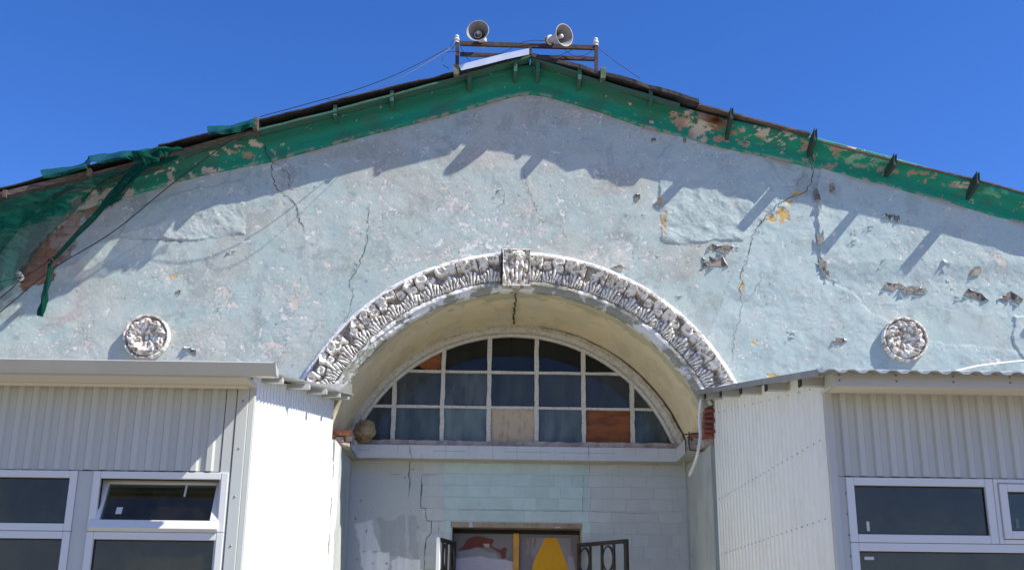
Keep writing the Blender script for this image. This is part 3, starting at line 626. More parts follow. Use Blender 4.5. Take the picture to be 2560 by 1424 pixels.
# acanthus leaves: tall lobed relief, one mesh per leaf
def stain_crevice_shade(h, hi, X_, Z_, seed, brown=.0):
    c = np.zeros(h.shape+(3,)); c[:] = (.86, .815, .71)
    n = fbm(X_*3, Z_*3, 3, seed+70, 4, .6); n2_ = fbm(X_*3, Z_*3, 8, seed+71, 4, .6)
    c = mixc(c, (.62, .55, .45), sst(.54-brown*.1, .62-brown*.1, n)*.8)
    c = mixc(c, (.38, .31, .25), sst(.63-brown*.16, .68-brown*.16, n)*.8)
    c = mixc(c, (.20, .155, .11), sst(hi*.36, hi*.04, h+(n2_-.5)*hi*.3)*.75)  # crevice shade painted in, darker where the relief is low
    return c
def leaf_mesh(seed):
    r = np.random.default_rng(seed); nt_, ns = 60, 56
    T_, S_ = np.meshgrid(np.linspace(0, 1, nt_), np.linspace(-.5, .5, ns)); T_ = T_.T; S_ = S_.T
    wig = (fbm(S_*3+seed, T_*4, 2.2, seed+11, 2)-.5)
    fr = np.clip(T_/.55, 0, 1); fan = (S_+wig*.10)/(.55+.55*fr); ph = r.uniform(-.15, .15)
    k_ = fan*5.0+ph; lob = np.sqrt(np.clip(1-(2*(k_-np.floor(k_))-1)**2*1.05, 0, 1)); fi = np.floor(k_).astype(int)
    tipk = np.array([r.uniform(-.07, .07) for _ in range(24)])[np.clip(fi+12, 0, 23)]
    tip = .50+.10*np.cos(2*pi*S_)+tipk
    end = np.clip(1-((T_-tip+.16)/.16).clip(0, 9)**2, 0, 1)**.5
    h = .008+.062*lob**1.1*end*sst(-.02, .10, T_)*(.55+.55*np.clip(T_/.5, 0, 1))
    # two rows of blunt folded-over leaf tips with dark gaps between them
    cs = []
    for k in range(2): cs.append((-.25+.5*k+r.uniform(-.05, .05), r.uniform(.80, .87), .33, .17, r.uniform(.08, .105)))
    for k in range(2): cs.append((-.02+.5*k-.25*(seed % 2)+r.uniform(-.06, .06), r.uniform(.62, .70), r.uniform(.22, .30), .15, r.uniform(.055, .08)))
    for c0, c1, a, b, hh in cs:
        if r.random() < .10: continue
        ang = r.uniform(-.5, .5); dx = (S_-c0)*cos(ang)+(T_-c1)*sin(ang); dy = -(S_-c0)*sin(ang)+(T_-c1)*cos(ang)
        n_ = r.integers(4, 6); rot = r.uniform(0, 6.28); d = np.zeros_like(dx)
        for q in range(n_):                              # blunt faceted lump
            t = rot+2*pi*q/n_; d = np.maximum(d, (dx/a*cos(t)+dy/b*sin(t))*r.uniform(.95, 1.2))
        tilt = r.uniform(-.25, .25)
        d = .55*d+.45*np.hypot(dx/a, dy/b)
        h = np.maximum(h, hh*np.clip((1.02-d)/.30, 0, 1)**.5*(1-.45*np.clip(.55-d, 0, 1))*(1+tilt*dx/a)*(1+.25*dy/b))
    h = h+(fbm(S_*4+seed, T_*5, 3.2, seed+3, 3, .5)-.5)*.014
    h = h-.022*sst(.70, .76, fbm(S_*3+seed*3, T_*5, 2.2, seed+5, 3))
    h = np.maximum(h, 0)*sst(.5, .47, np.abs(S_))*sst(0, .03, T_)*sst(1, .97, T_)
    r0, r1 = RI+.088, RO-.036; pa = PA*.995
    R_ = r0+(r1-r0)*T_; a_ = S_*pa; rm = (r0+r1)/2
    return grid_mesh('acanthus_leaf', R_*np.sin(a_), -.018-h, R_*np.cos(a_)-rm, M['relief'], stain_crevice_shade(h, .075, S_, T_, seed, .25), None, True)
NL = 28; A0, A1 = radians(12), radians(168); PA = (A1-A0)/NL
lm = [leaf_mesh(s+1) for s in range(9)]
RM = (RI+.088+RO-.036)/2
for i in range(NL):
    a_ = A0+PA*(i+.5)
    if abs(a_-radians(91.5)) < radians(2.5): continue
    o = link('acanthus_leaf', lm[(i*5+i//4) % 9], arc)
    o.matrix_parent_inverse = Matrix.Translation(-hall.location)@Matrix()
    o.matrix_parent_inverse = Matrix()
    o.location = (AX+RM*cos(a_), 0, AZ+RM*sin(a_)); o.rotation_euler = (0, -(a_-pi/2), 0)
arc.matrix_parent_inverse = Matrix.Translation(-hall.location)

# keystone
kx0, kz0 = W(1256, 716, -.1); kx1, kz1 = W(1327, 624, -.1)
KX, KZ = np.meshgrid(np.linspace(0, 1, 70), np.linspace(0, 1, 90)); sx_ = (KX-.5)*2
fing = np.abs(np.cos(pi*(sx_/(.5+.5*KZ))*2.2))**.7; kh = .10+.035*fing*sst(.02, .2, KZ)*sst(.80, .62, KZ)
kh = np.maximum(kh, .165*np.clip(1.15-np.hypot(sx_*.95, (KZ-.84)/.22), 0, 1)**.5)
kh = kh+(fbm(KX*6, KZ*8, 1.4, 71, 5, .65)-.5)*.05-.05*sst(.62, .7, fbm(KX*5, KZ*6, 1.2, 75, 3))
rim = np.maximum(np.abs(sx_), np.abs(KZ-.5)*2); kh = np.where(rim > .93, .135+0*kh, kh); kh = np.where(rim > .985, 0, kh)
wd = kx1-kx0; XX = kx0+wd*.0+KX*wd; link('keystone', grid_mesh('keystone', XX, -kh, kz0+KZ*(kz1-kz0), M['relief'], stain_crevice_shade(kh-.06, .10, KX, KZ, 77, .5), None, False), hall)
MB().box((kx0+.004, -.095, kz0+.004), (kx1-.004, .01, kz1-.004)).obj('keystone_block', M['stucco2'], hall)
crack(hall, [(kx0-.012, -.115, kz1+.0), (kx0-.01, -.115, kz0+.2), (kx0-.012, -.115, kz0)], .022, 5, .004)

# rosettes
def rosette(px, py, seed, label):
    x, z = W(px, py, -.03); nt_, nr_ = 150, 44; R0 = .212
    T_, R_ = np.meshgrid(np.linspace(0, 2*pi, nt_), np.linspace(0, 1, nr_))
    wob = T_+.25*(fbm(np.cos(T_)*2+5, np.sin(T_)*2+R_*3, 2, seed)-.5)
    pet = np.abs(np.cos(wob*7/1.0+seed))**.6; fine = np.abs(np.cos(wob*19+R_*4))
    sw = wob+.55*R_*(1 if seed % 2 else -1)+seed*.7; pet = np.abs(np.cos(sw*4.5)); pet2 = np.abs(np.cos(sw*4.5+pi/2)); vein = np.abs(np.cos(sw*22+2*fbm(R_*3, T_, 2, seed, 2)))
    tipr = .60+.22*pet; rise = sst(.10, .30, R_)*sst(tipr+.10, tipr-.04, R_)
    h = .014+.050*rise*(.45+.55*pet)*(.6+.6*R_)+.030*pet2*sst(.5, .62, R_)*sst(.86, .80, R_)+.007*vein*rise; h = np.where(R_ < .14, .040-.03*R_/.14, h)
    h = h+(fbm(np.cos(T_)*R_*4+9, np.sin(T_)*R_*4+9, 2.2, seed+3, 4, .6)-.5)*.010
    h = h-.018*sst(.62, .70, fbm(np.cos(T_)*R_*3+3, np.sin(T_)*R_*3+3, 1.6, seed+5, 3))
    h = np.where((R_ > .86) & (R_ < .90), .012, h); h = np.where(R_ >= .90, .060+.006*(fbm(np.cos(T_)*3, np.sin(T_)*3, 5, seed)-.5), h); hc = h; h = np.where(R_ > .985, -.01, h)
    q = R_*R0*(1+.02*(fbm(np.cos(T_)*2, np.sin(T_)*2, 3, seed+9)-.5))
    o = link('rosette', grid_mesh('rosette', x+q*np.cos(T_), -h, z+q*np.sin(T_), M['relief'], stain_crevice_shade(hc, .06, R_*np.cos(T_)+3, R_*np.sin(T_)+3, seed, 1.15), None, True), hall, label)
rosette(366, 842, 3, 'left round flower plaque with orange rust stain'); rosette(2262, 848, 8, 'right round flower plaque with brown peeled lower half')

# ---- lunette window
lun = empty('lunette_window', (0, 0, 0), '', ''); del lun['label']; del lun['category']; lun.parent = hall; lun.matrix_parent_inverse = Matrix.Translation(-hall.location)
YW = 1.20; zb = W(1300, 1106, YW)[1]
RW = RI-.03
def ring2(name, r0, r1, y0, y1, m, rag, seed, n=260):
    A_, K = np.meshgrid(np.linspace(radians(18.2), radians(161.8), n), np.arange(5))
    pr_ = [(r1, y1), (r1, y0), ((r0+r1)/2, y0-.012), (r0, y0), (r0, y1)]
    R_ = np.array([p[0] for p in pr_])[K]; Y_ = np.array([p[1] for p in pr_])[K]
    nz = fbm(A_*2, K*.4, 12, seed, 5, .65)-.5; R_ = R_+nz*rag; Y_ = Y_-nz*rag
    return link(name, grid_mesh(name, AX-.035+R_*np.cos(A_), Y_, AZ-.01+R_*np.sin(A_), m, None, None, False), lun)
ring2('plaster_surround', RW-.04, RW+.04, YW-.03, YW+.05, M['oldplaster'], .02, 80)
ring2('arched_frame', RW-.082, RW-.036, YW+.0, YW+.06, M['oldpaint'], .008, 84)
RG = RW-.078; GX, GZ = AX-.035, AZ-.01
vb = [W(px, 1015, YW+.02)[0] for px in (985, 1106, 1222, 1341, 1459, 1580)]
hb_ = [W(1283, y, YW+.02)[1] for y in (1019, 931)]
def zarc(x): return GZ+sqrt(max(0, RG*RG-(x-GX)**2))
def xarc(z): return sqrt(max(0, RG*RG-(z-GZ)**2))
def rough_bar(a, b, w1, w2, seed):
    r = random.Random(seed); n = 14; pts = [Vector(a).lerp(Vector(b), i/n) for i in range(n+1)]; m_ = MB(); vs = []
    ax = (Vector(b)-Vector(a)).normalized(); q = Vector((1, 0, 0)) if abs(ax.z) > .5 else Vector((0, 0, 1))
    for p in pts:
        k = r.uniform(.8, 1.15); k2 = r.uniform(.8, 1.15)
        vs += [p-q*w1/2*k, p+q*w1/2*k2, p+q*w1/2*k2+Vector((0, w2, 0)), p-q*w1/2*k+Vector((0, w2, 0))]
        vs[-4] += Vector((0, r.uniform(-.004, .004), 0))
    fs = []
    for i in range(n):
        for j in range(4): fs.append((4*i+j, 4*i+(j+1) % 4, 4*i+4+(j+1) % 4, 4*i+4+j))
    return m_.add(vs, fs)
for i, x in enumerate(vb): rough_bar((x, YW+.0, zb), (x, YW+.0, zarc(x)+.03), .043, .045, i).obj('muntin', M['oldpaint'], lun)
for i, z in enumerate(hb_): rough_bar((GX-xarc(z)-.02, YW+.005, z), (GX+xarc(z)+.02, YW+.005, z), .028, .035, i+20).obj('muntin', M['oldpaint'], lun)
# panes, cut to the arch where they meet it
cols = [GX-RG]+vb+[GX+RG]; rows = [zb]+hb_+[GZ+RG]
for ci in range(7):
    for ri in range(3):
        x0, x1, z0, z1 = cols[ci], cols[ci+1], rows[ri], rows[ri+1]; pts = []
        xs_ = np.linspace(x0, x1, 17); top = [min(z1, zarc(x)) for x in xs_]
        if max(top) <= z0+.01: continue
        up = [(x, t) for x, t in zip(xs_, top) if t > z0+.002]
        poly = [(up[0][0], z0), (up[-1][0], z0)]+up[::-1]
        r = random.Random(ci*7+ri); ty, tx = r.uniform(-.006, .006), r.uniform(-.006, .006)
        yf = lambda x, z: YW+.03+(x-x0)*ty+(z-z0)*tx
        m_ = M[('lowglass', 'midglass', 'oldglass')[ri]]; nm = 'pane'; lab = None  # pane rows differ by the reflection painted into their glass
        if (ci, ri) == (3, 0): m_ = M['plypale']; nm = 'plywood_board'; lab = 'pale weathered plywood in place of glass'
        if (ci, ri) == (5, 0): m_ = M['ply']; nm = 'hardboard_panel'; lab = 'orange brown board in place of glass'
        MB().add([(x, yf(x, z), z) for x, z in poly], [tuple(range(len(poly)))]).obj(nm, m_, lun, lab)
cx0, cz0 = W(1076, 902, YW+.06); pl = [(cx0+.14*cos(t), cz0+.105*sin(t)) for t in np.linspace(pi*.55, 1.72*pi, 14)]; xr = W(1102, 930, YW+.06)[0]
pl = [(min(x, xr), z) for x, z in pl]+[(xr, W(1102, 930, YW+.06)[1]), (xr, W(1102, 872, YW+.06)[1])]
MB().add([(x, YW+.022, z) for x, z in pl], [tuple(range(len(pl)))]).obj('broken_board', M['ply'], lun, 'rounded brown board patching the upper left pane')
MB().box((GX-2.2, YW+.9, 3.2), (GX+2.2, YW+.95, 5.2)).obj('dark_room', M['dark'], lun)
# rough sill under the glass
sx0, sx1 = W(885, 1112, YW-.05)[0], W(1695, 1112, YW-.05)[0]
SXg, SK = np.meshgrid(np.linspace(sx0, sx1, 200), np.arange(4)); sz = W(1300, 1113, YW-.05)[1]
sy = np.array([YW+.05, YW-.05, YW-.06, YW-.06])[SK]; szz = np.array([zb+.01, zb+.004, sz+.0, sz-.05])[SK]+(fbm(SXg, SK*.5, 12, 90, 4)-.5)*.025
link('window_sill', grid_mesh('window_sill', SXg, sy, szz, M['mortar'], None, None, False), hall)

# ---- ledge below the window, returning along both sides
YL = 1.05; lz1 = W(1300, 1115, YL)[1]; lz0 = W(1300, 1148, YL)[1]
def plaster_grid(name, fx, fy, fz, nu, nv, colf, m, parent, amp=.006, axis='y', label=None):
    Ug, Vg = np.meshgrid(np.linspace(0, 1, nu), np.linspace(0, 1, nv)); x, y, z = fx(Ug, Vg), fy(Ug, Vg), fz(Ug, Vg)
    c = colf(x, y, z); n = (fbm(x+y, z, 6, 95, 4)-.5)*amp
    if axis == 'y': y = y-n
    else: x = x+n
    return link(name, grid_mesh(name, x, y, z, m, c), parent, label)
def jc(x, y, z):
    s = x+y; c = np.zeros(x.shape+(3,)); c[:] = (.47, .50, .46); n = fbm(s, z, 3, 100, 5)
    c = mixc(c, (.41, .42, .40), sst(.42, .6, n)*.7); c = mixc(c, (.32, .36, .37), sst(.5, .7, fbm(s, z*.5, 6, 101, 5))*.4)
    c = mixc(c, (.12, .12, .10), sst(.80, .84, fbm(s, z, 22, 102, 4))*.7); c = mixc(c, (.84, .84, .78), sst(.34, .26, y+(fbm(s, z, 7, 106, 4)-.5)*.16)*(x < 0)); return c  # front of the left jamb painted white to carry its sun glare
def lc(x, y, z):
    c = np.zeros(x.shape+(3,)); c[:] = (.53, .54, .53); c = mixc(c, (.49, .50, .49), sst(.45, .6, fbm(x+y, z, 4, 103, 4))*.6)
    j = (np.abs((x/.235) % 1-.5) > .485)*sst(.45, .5, fbm(x, z, 9, 104)); c = mixc(c, (.28, .28, .31), j*.5)
    c = mixc(c, (.26, .27, .29), (np.abs(z-(lz0+.075)) < .004)*sst(.5, .52, fbm(x, z*0, 3, 105))*.8); return c
LX0, LX1 = W(895, 1130, YL)[0], W(1690, 1130, YL)[0]
plaster_grid('ledge', lambda u, v: LX0+(LX1-LX0)*u, lambda u, v: YL+0*u, lambda u, v: lz0+(lz1-lz0)*v, 420, 22, lc, M['wall'], hall)
MB().box((LX0-.3, YL+.012, lz0), (LX1+.3, 1.32, lz1+.0)).obj('ledge_block', M['soffit'] if 0 else mat('ledge_underside', (.50, .47, .38), .9, (.42, .40, .33), 4), hall)
und = bpy.data.materials['ledge_underside']
for s, xi, nm in ((-1, LX0, 'l'), (1, LX1, 'r')):
    ye = .46 if s < 0 else .52; xo = xi+s*.34
    Ug = lambda u, v: xi+0*u
    plaster_grid('corbel', Ug, lambda u, v: ye+(YL-ye)*u, lambda u, v: lz0+(lz1-lz0)*v, 60, 22, lc, M['wall'], hall, axis='x')
    MB().box((min(xi+s*.012, xo), ye+.01, lz0), (max(xi+s*.012, xo), YL+.02, lz1)).obj('corbel_block', und, hall)
# jambs
JX0, JX1 = -1.412, 1.958; YD = 1.25
plaster_grid('jamb', lambda u, v: JX0-.004+0*v, lambda u, v: -.012+(YD+.012)*u, lambda u, v: 0+lz0*v, 120, 300, jc, M['wall'], hall, .014, 'x')
plaster_grid('jamb', lambda u, v: JX1+.004+.0*u, lambda u, v: -.012+(YD+.012)*u, lambda u, v: 0+lz0*v, 120, 300, jc, M['wall'], hall, .014, 'x')
# torn plaster edge catching the sun beside the left annex
r = random.Random(12); vs = []; n = 60
for i in range(n+1):
    z = lz0*.35+(lz0*.65)*i/n; w_ = .026+.005*sin(i*.7)+r.uniform(-.004, .004)+(.012 if z < 3.05 else -.008)
    vs += [(-1.453, -.10, z), (-1.453+w_*.6, -.05+r.uniform(-.006, .006), z), (-1.453+w_, .004, z)]
MB().add(vs, [q for i in range(n) for q in ((3*i, 3*i+1, 3*i+4, 3*i+3), (3*i+1, 3*i+2, 3*i+5, 3*i+4))]).obj('torn_plaster_edge', M['sidew'], hall)

# broken masonry
def stone(px, py, Y, wx, wz, dy, m, name='brick', seed=0, parent=hall, rag=.25):
    r = random.Random(seed); x, z = W(px, py, Y); vs = []
    for b in (0, 1):
        for (i, k) in ((-1, -1), (1, -1), (1, 1), (-1, 1)):
            vs.append((x+i*wx/2*(1-r.uniform(0, rag)), Y+(dy if b else 0)+r.uniform(-.02, .01)*(1-b), z+k*wz/2*(1-r.uniform(0, rag))))
        if b == 0: vs.append((x+r.uniform(-.2, .2)*wx, Y-r.uniform(.005, .03), z+r.uniform(-.2, .2)*wz))
    MB().add(vs, [(0, 1, 4), (1, 2, 4), (2, 3, 4), (3, 0, 4), (5, 8, 7, 6), (0, 5, 6, 1), (1, 6, 7, 2), (2, 7, 8, 3), (3, 8, 5, 0)]).obj(name, m, parent)
for k, (px, py, wx, wz, m_, nm) in enumerate([(842, 1081, .09, .05, 'brick', 'brick'), (865, 1080, .10, .06, 'brick', 'brick'), (845, 1097, .12, .055, 'mortar', 'stone'), (872, 1096, .07, .06, 'mortar', 'stone'),
      (855, 1110, .16, .05, 'mortar', 'stone'), (835, 1090, .05, .05, 'brick', 'brick')]):
    stone(px, py, .42, wx, wz, .2, M[m_], nm, k+2)
bx = W(1759, 1010, .02)[0]
MB().box((bx, .01, lz0), (2.06, .25, 3.72)).obj('rubble_core', M['mortar'], hall)
for q in range(7):
    stone(1772+4*(q % 2), 1014+12.5*q, -.02, .10+.02*(q % 2), .045, .1, M['redbrick'], 'brick', q+60)
for k, (px, py, Y, wx, wz, m_, nm) in enumerate([(1776, 1022, .12, .11, .06, 'redbrick', 'brick'), (1780, 1042, .12, .10, .06, 'redbrick', 'brick'), (1775, 1062, .14, .11, .06, 'redbrick', 'brick'), (1782, 1078, .10, .08, .05, 'redbrick', 'brick'),
      (1766, 1040, .16, .06, .12, 'mortar', 'stone'), (1762, 1083, .30, .10, .06, 'mortar', 'stone'), (1742, 1088, .40, .10, .06, 'redbrick', 'brick'), (1752, 1100, .42, .14, .06, 'mortar', 'stone'), (1775, 1098, .3, .12, .06, 'mortar', 'stone'), (1735, 1110, .46, .12, .07, 'mortar', 'stone'), (1760, 1116, .40, .14, .05, 'mortar', 'stone')]):
    stone(px, py, Y, wx, wz, .25, M[m_], nm, k+30)
MB().tube([P3(1706, 1086, .48), P3(1728, 1083, .3), P3(1745, 1082, .2)], .006, 6).obj('rebar', M['rust'], hall)
MB().tube([P3(1723, 1078, .44), P3(1722, 1110, .44), P3(1725, 1124, .44), P3(1755, 1126, .3)], .006, 6).obj('rebar', M['rust'], hall)
MB().tube([P3(1705, 1090, .95), P3(1709, 1130, .95), P3(1712, 1182, .98)], .010, 8).obj('wall_pipe', mat('pipe_paint', (.36, .33, .28), .6), hall)

# ---- wall with the door
DX0, DX1 = W(1130, 1318, YD)[0], W(1453, 1318, YD)[0]; DZ = W(1290, 1318, YD)[1]
def dwc(x, y, z):
    U_, V_ = PX(x, y, z); c = np.zeros(x.shape+(3,)); c[:] = (.46, .49, .47); n = fbm(x, z, 2.5, 110, 5)
    c = mixc(c, (.48, .50, .455), sst(.4, .6, n)*.6); c = mixc(c, (.53, .51, .42), sst(1205, 1160, V_)*.5)
    e = (fbm(x, z, 10, 111, 4)-.5)*14
    st = fbm(x*14, z*1.2, 2, 112, 3)
    for P_, col, k in [([(888, 1310), (930, 1300), (935, 1330), (950, 1375), (900, 1378)], (.80, .80, .76), .95),
                       ([(945, 1295), (985, 1300), (1000, 1290), (1012, 1287), (1018, 1395), (955, 1385)], (.36, .37, .37), .95),
                       ([(1022, 1288), (1045, 1287), (1045, 1400), (1022, 1392)], (.36, .37, .37), .95),
                       ([(903, 1378), (972, 1380), (975, 1440), (905, 1440)], (.88, .87, .83), 1),
                       ([(978, 1402), (995, 1390), (1030, 1394), (1060, 1405), (1056, 1440), (975, 1440)], (.88, .87, .83), 1),
                       ([(1510, 1342), (1528, 1341), (1530, 1350), (1512, 1350)], (.31, .32, .32), .6),
                       ([(1570, 1370), (1590, 1378), (1585, 1440), (1570, 1440)], (.30, .31, .31), .5)]:
        m_ = sst(-1, 2, sdf(U_, V_, P_)+e+(st-.5)*8); c = mixc(c, col, m_*k*(.75+.5*(st-.5)))
    c = mixc(c, (.15, .14, .12), sst(.86, .88, fbm(x, z, 26, 114, 2))*.8); return c
nu, nv = 430, 330
Ug, Vg = np.meshgrid(np.linspace(JX0-.02, JX1+.02, nu), np.linspace(.6, lz0+.02, nv)); kp = ~((Ug > DX0+.004) & (Ug < DX1-.004) & (Vg < DZ-.004))
dw = link('door_wall', grid_mesh('door_wall', Ug, YD-(fbm(Ug, Vg, 5, 116, 4)-.5)*.008, Vg, M['wall'], dwc(Ug, YD+0*Ug, Vg), kp), hall)
MB().box((JX0-.05, YD, 0), (DX0, YD+.12, .62)).box((DX1, YD, 0), (JX1+.05, YD+.12, .62)).obj('door_wall_base', M['tile'], hall)
# painted blocks, each a piece of its own with an open joint
rows_px = [1158, 1185, 1214, 1243, 1273, 1302, 1331, 1361, 1391, 1424]
rz = [W(1300, v, YD-.006)[1] for v in rows_px]; bx0, bxa, bxb, bx1 = [W(u, 1240, YD-.006)[0] for u in (1056, 1109, 1476, 1716)]
meshes = {}
r = random.Random(21)
for k in range(len(rz)-1):
    z1, z0 = rz[k]-.0008, rz[k+1]+.0008; x = bx0+(k % 2)*.06; 
    while x < bx1-.03:
        wd = r.choice([.115, .17, .23, .235, .235]); x2 = min(x+wd, bx1)
        for lim in (bxa, bxb):
            if x < lim-.02 < x2-.04: x2 = lim
        if z0 < DZ and x2 > DX0-.012 and x < DX1+.012:
            if x < DX0-.03: x2 = DX0-.012
            elif x < DX1: x = DX1+.012; continue
        zz0 = z0
        if z0 < DZ < z1 and x2 > DX0 and x < DX1: zz0 = DZ
        blue = bxa-.01 < x < bxb-.02 and k < 6
        t = YD-.0065-r.uniform(0, .0012)
        if z1-zz0 > .02: MB().box((x+.0008, t, zz0), (x2-.0008, YD+.01, z1)).obj('block', M['tileblue'] if blue else M['tile'], dw)
        x = x2
def pcd(L): return [P3(x, y, YD-.010) for x, y in L]
for i, (L, wd) in enumerate([([(1026, 1150), (1022, 1185), (1026, 1200), (1022, 1240)], .012), ([(1055, 1185), (1054, 1215), (1051, 1255), (1052, 1268), (1064, 1270), (1066, 1300), (1080, 1302), (1078, 1330), (1066, 1345), (1062, 1365), (1060, 1424)], .011),
      ([(972, 1183), (988, 1185), (1000, 1186)], .010), ([(1066, 1302), (1110, 1302)], .006), ([(1098, 1302), (1096, 1330), (1080, 1335)], .007), ([(1052, 1186), (1108, 1186)], .005),
      ([(1475, 1158), (1474, 1190)], .006), ([(1458, 1180), (1457, 1300)], .004), ([(1120, 1274), (1300, 1275), (1458, 1277), (1640, 1283)], .004)]):
    crack(dw, pcd(L), wd*.62, 200+i, .005)
crack(hall, [P3(1024, 1114, YL-.012), P3(1025, 1130, YL-.012), P3(1031, 1148, YL-.012)], .012, 230, .006)
crack(hall, [P3(1471, 1114, YL-.012), P3(1472, 1146, YL-.012)], .008, 231, .003)

# ---- door
door = empty('door', (0, 0, 0), '', ''); del door['label']; del door['category']; door.parent = hall; door.matrix_parent_inverse = Matrix.Translation(-hall.location)
YP = YD+.20
MB().box((DX0-.01, YD-.002, DZ), (DX1+.01, YD+.3, DZ+.05)).obj('lintel', mat('lintel_wood', (.34, .27, .18), .85, (.22, .17, .11), 9), door)
MB().box((DX0-.05, YD+.004, .6), (DX0, YD+.3, DZ)).obj('door_reveal', M['tile'], door); MB().box((DX1, YD+.004, .6), (DX1+.05, YD+.3, DZ)).obj('door_reveal', mat('yellowed_reveal', (.45, .36, .2), .8, (.3, .26, .2), 20), door)
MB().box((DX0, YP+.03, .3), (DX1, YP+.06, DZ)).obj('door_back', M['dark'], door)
zt = W(1290, 1333, YP)[1]
def dl(x, y, z):
    U_, V_ = PX(x, y, z); c = np.zeros(x.shape+(3,)); c[:] = (.20, .185, .175); n = fbm(x, z, 8, 120, 5); e = (n-.5)*12
    c = mixc(c, (.145, .135, .128), sst(.45, .6, n)*.6)
    m_ = sst(-1, 1, sdf(U_, V_, [(1142, 1375), (1160, 1362), (1170, 1345), (1192, 1340), (1235, 1345), (1236, 1352), (1230, 1362), (1250, 1372), (1262, 1365), (1268, 1372), (1264, 1394), (1254, 1395), (1250, 1382), (1236, 1375), (1222, 1367), (1190, 1366), (1180, 1372), (1150, 1376)])+e*.5)
    c = mixc(c, (.15, .035, .02), m_*.95)
    c = mixc(c, (.45, .36, .26), sst(0, 1, sdf(U_, V_, [(1206, 1357), (1224, 1357), (1224, 1367), (1212, 1366)])))
    c = mixc(c, (.30, .285, .285), sst(-1, 2, sdf(U_, V_, [(1142, 1376), (1190, 1370), (1240, 1378), (1250, 1398), (1142, 1396)])+e)*.8)
    return mixc(c, (.47, .43, .45), sst(-1, 1, sdf(U_, V_, [(1130, 1394), (1200, 1390), (1262, 1398), (1282, 1404), (1290, 1470), (1130, 1470)])+e*.7))
def dr(x, y, z):
    U_, V_ = PX(x, y, z); c = np.zeros(x.shape+(3,)); c[:] = (.185, .16, .15); n = fbm(x*2, z, 7, 121, 5); e = (n-.5)*8
    c = mixc(c, (.29, .26, .255), sst(.50, .58, fbm(x*4, z*1.2, 3, 122, 4))*.75)
    c = mixc(c, (.36, .34, .34), sst(0, 2, sdf(U_, V_, [(1418, 1386), (1435, 1390), (1438, 1424), (1424, 1440), (1416, 1405)])+e)*.8)
    yt = [(1365, 1335), (1389, 1336), (1398, 1360), (1406, 1378), (1412, 1395), (1422, 1424), (1430, 1450), (1325, 1450), (1332, 1408), (1344, 1380), (1354, 1362)]
    return mixc(c, (.64, .31, .008), sst(0, 1, sdf(U_, V_, yt)+e*.12))
xa, xb = W(1283, 1380, YP)[0], W(1297, 1380, YP)[0]
for nm, x0, x1, f_ in (('door_leaf', DX0+.01, xa, dl), ('door_leaf', xb, DX1-.01, dr)):
    plaster_grid(nm, lambda u, v: x0+(x1-x0)*u, lambda u, v: YP+0*u, lambda u, v: .3+(zt-.3)*v, 160, 300, f_, M['door'], door, .002)
MB().box((xa, YP-.03, .3), (xb, YP+.02, zt)).obj('door_post', M['yellow'], door)
MB().box((DX0, YP-.012, zt-.004), (DX1, YP+.03, zt+.012)).obj('door_head_rail', M['seal'], door)
MB().box((xb+.01, YP-.012, zt-.036), (DX1-.01, YP-.001, zt-.006)).obj('door_rail', M['greenwood'] if 0 else mat('grey_rail', (.17, .15, .135), .7), door)

# ---- open security grilles
def grille(hx, hy, ztop, ex, ey, label, firstmat):
    g_ = empty('security_grille', (hx, hy, .9), label, 'window grille', 'iron grilles in front of the door')
    d = Vector((ex-hx, ey-hy, 0)); Lw = d.length; d.normalize()
    def q(s, z): return (hx+d.x*s, hy+d.y*s, z)
    n = 4; zb_ = .9; t = .022
    MB().bar(q(0, zb_), q(0, ztop), t, .035, (d.x, d.y, 0)).obj('frame_bar', M['grille'], g_)
    MB().bar(q(Lw, zb_), q(Lw, ztop), .03, .04, (d.x, d.y, 0)).obj('frame_bar', firstmat, g_)
    MB().bar(q(0, ztop-.018), q(Lw, ztop-.018), .03, .036).obj('frame_bar', M['grille'], g_); MB().bar(q(0, zb_), q(Lw, zb_), .03, .036).obj('frame_bar', M['grille'], g_)
    cw_ = Lw/n
    for i in range(1, n): MB().bar(q(cw_*i, zb_), q(cw_*i, ztop-.02), .016, .026, (d.x, d.y, 0)).obj('upright_bar', M['grille'], g_)
    rz_ = .115
    for i in range(n):
        z = ztop-.05-rz_-(rz_*2+.01)*(i % 2)
        while z > zb_+rz_:
            pts = [q(cw_*(i+.5)+cos(a)*(cw_*.5-.012), z+sin(a)*rz_) for a in np.linspace(0, 2*pi, 29)[:-1]]
            MB().tube(pts, .0075, 6, True, 1.6).obj('ring', M['grille'], g_, smooth=True); z -= rz_*4+.02
zr = W(1443, 1357, 1.2)[1]
ex, _ = W(1565, 1345, .62); grille(W(1447, 1357, 1.2)[0], 1.2, zr, ex, .62, 'black wrought iron grille with rings, swung open right of the door', M['grille'])
ex, _ = W(1097, 1344, .68); grille(W(1137, 1357, 1.2)[0], 1.2, zr, ex, .68, 'wrought iron grille with a front edge whitened as if lit, swung open left of the door', M['lit_edge'])

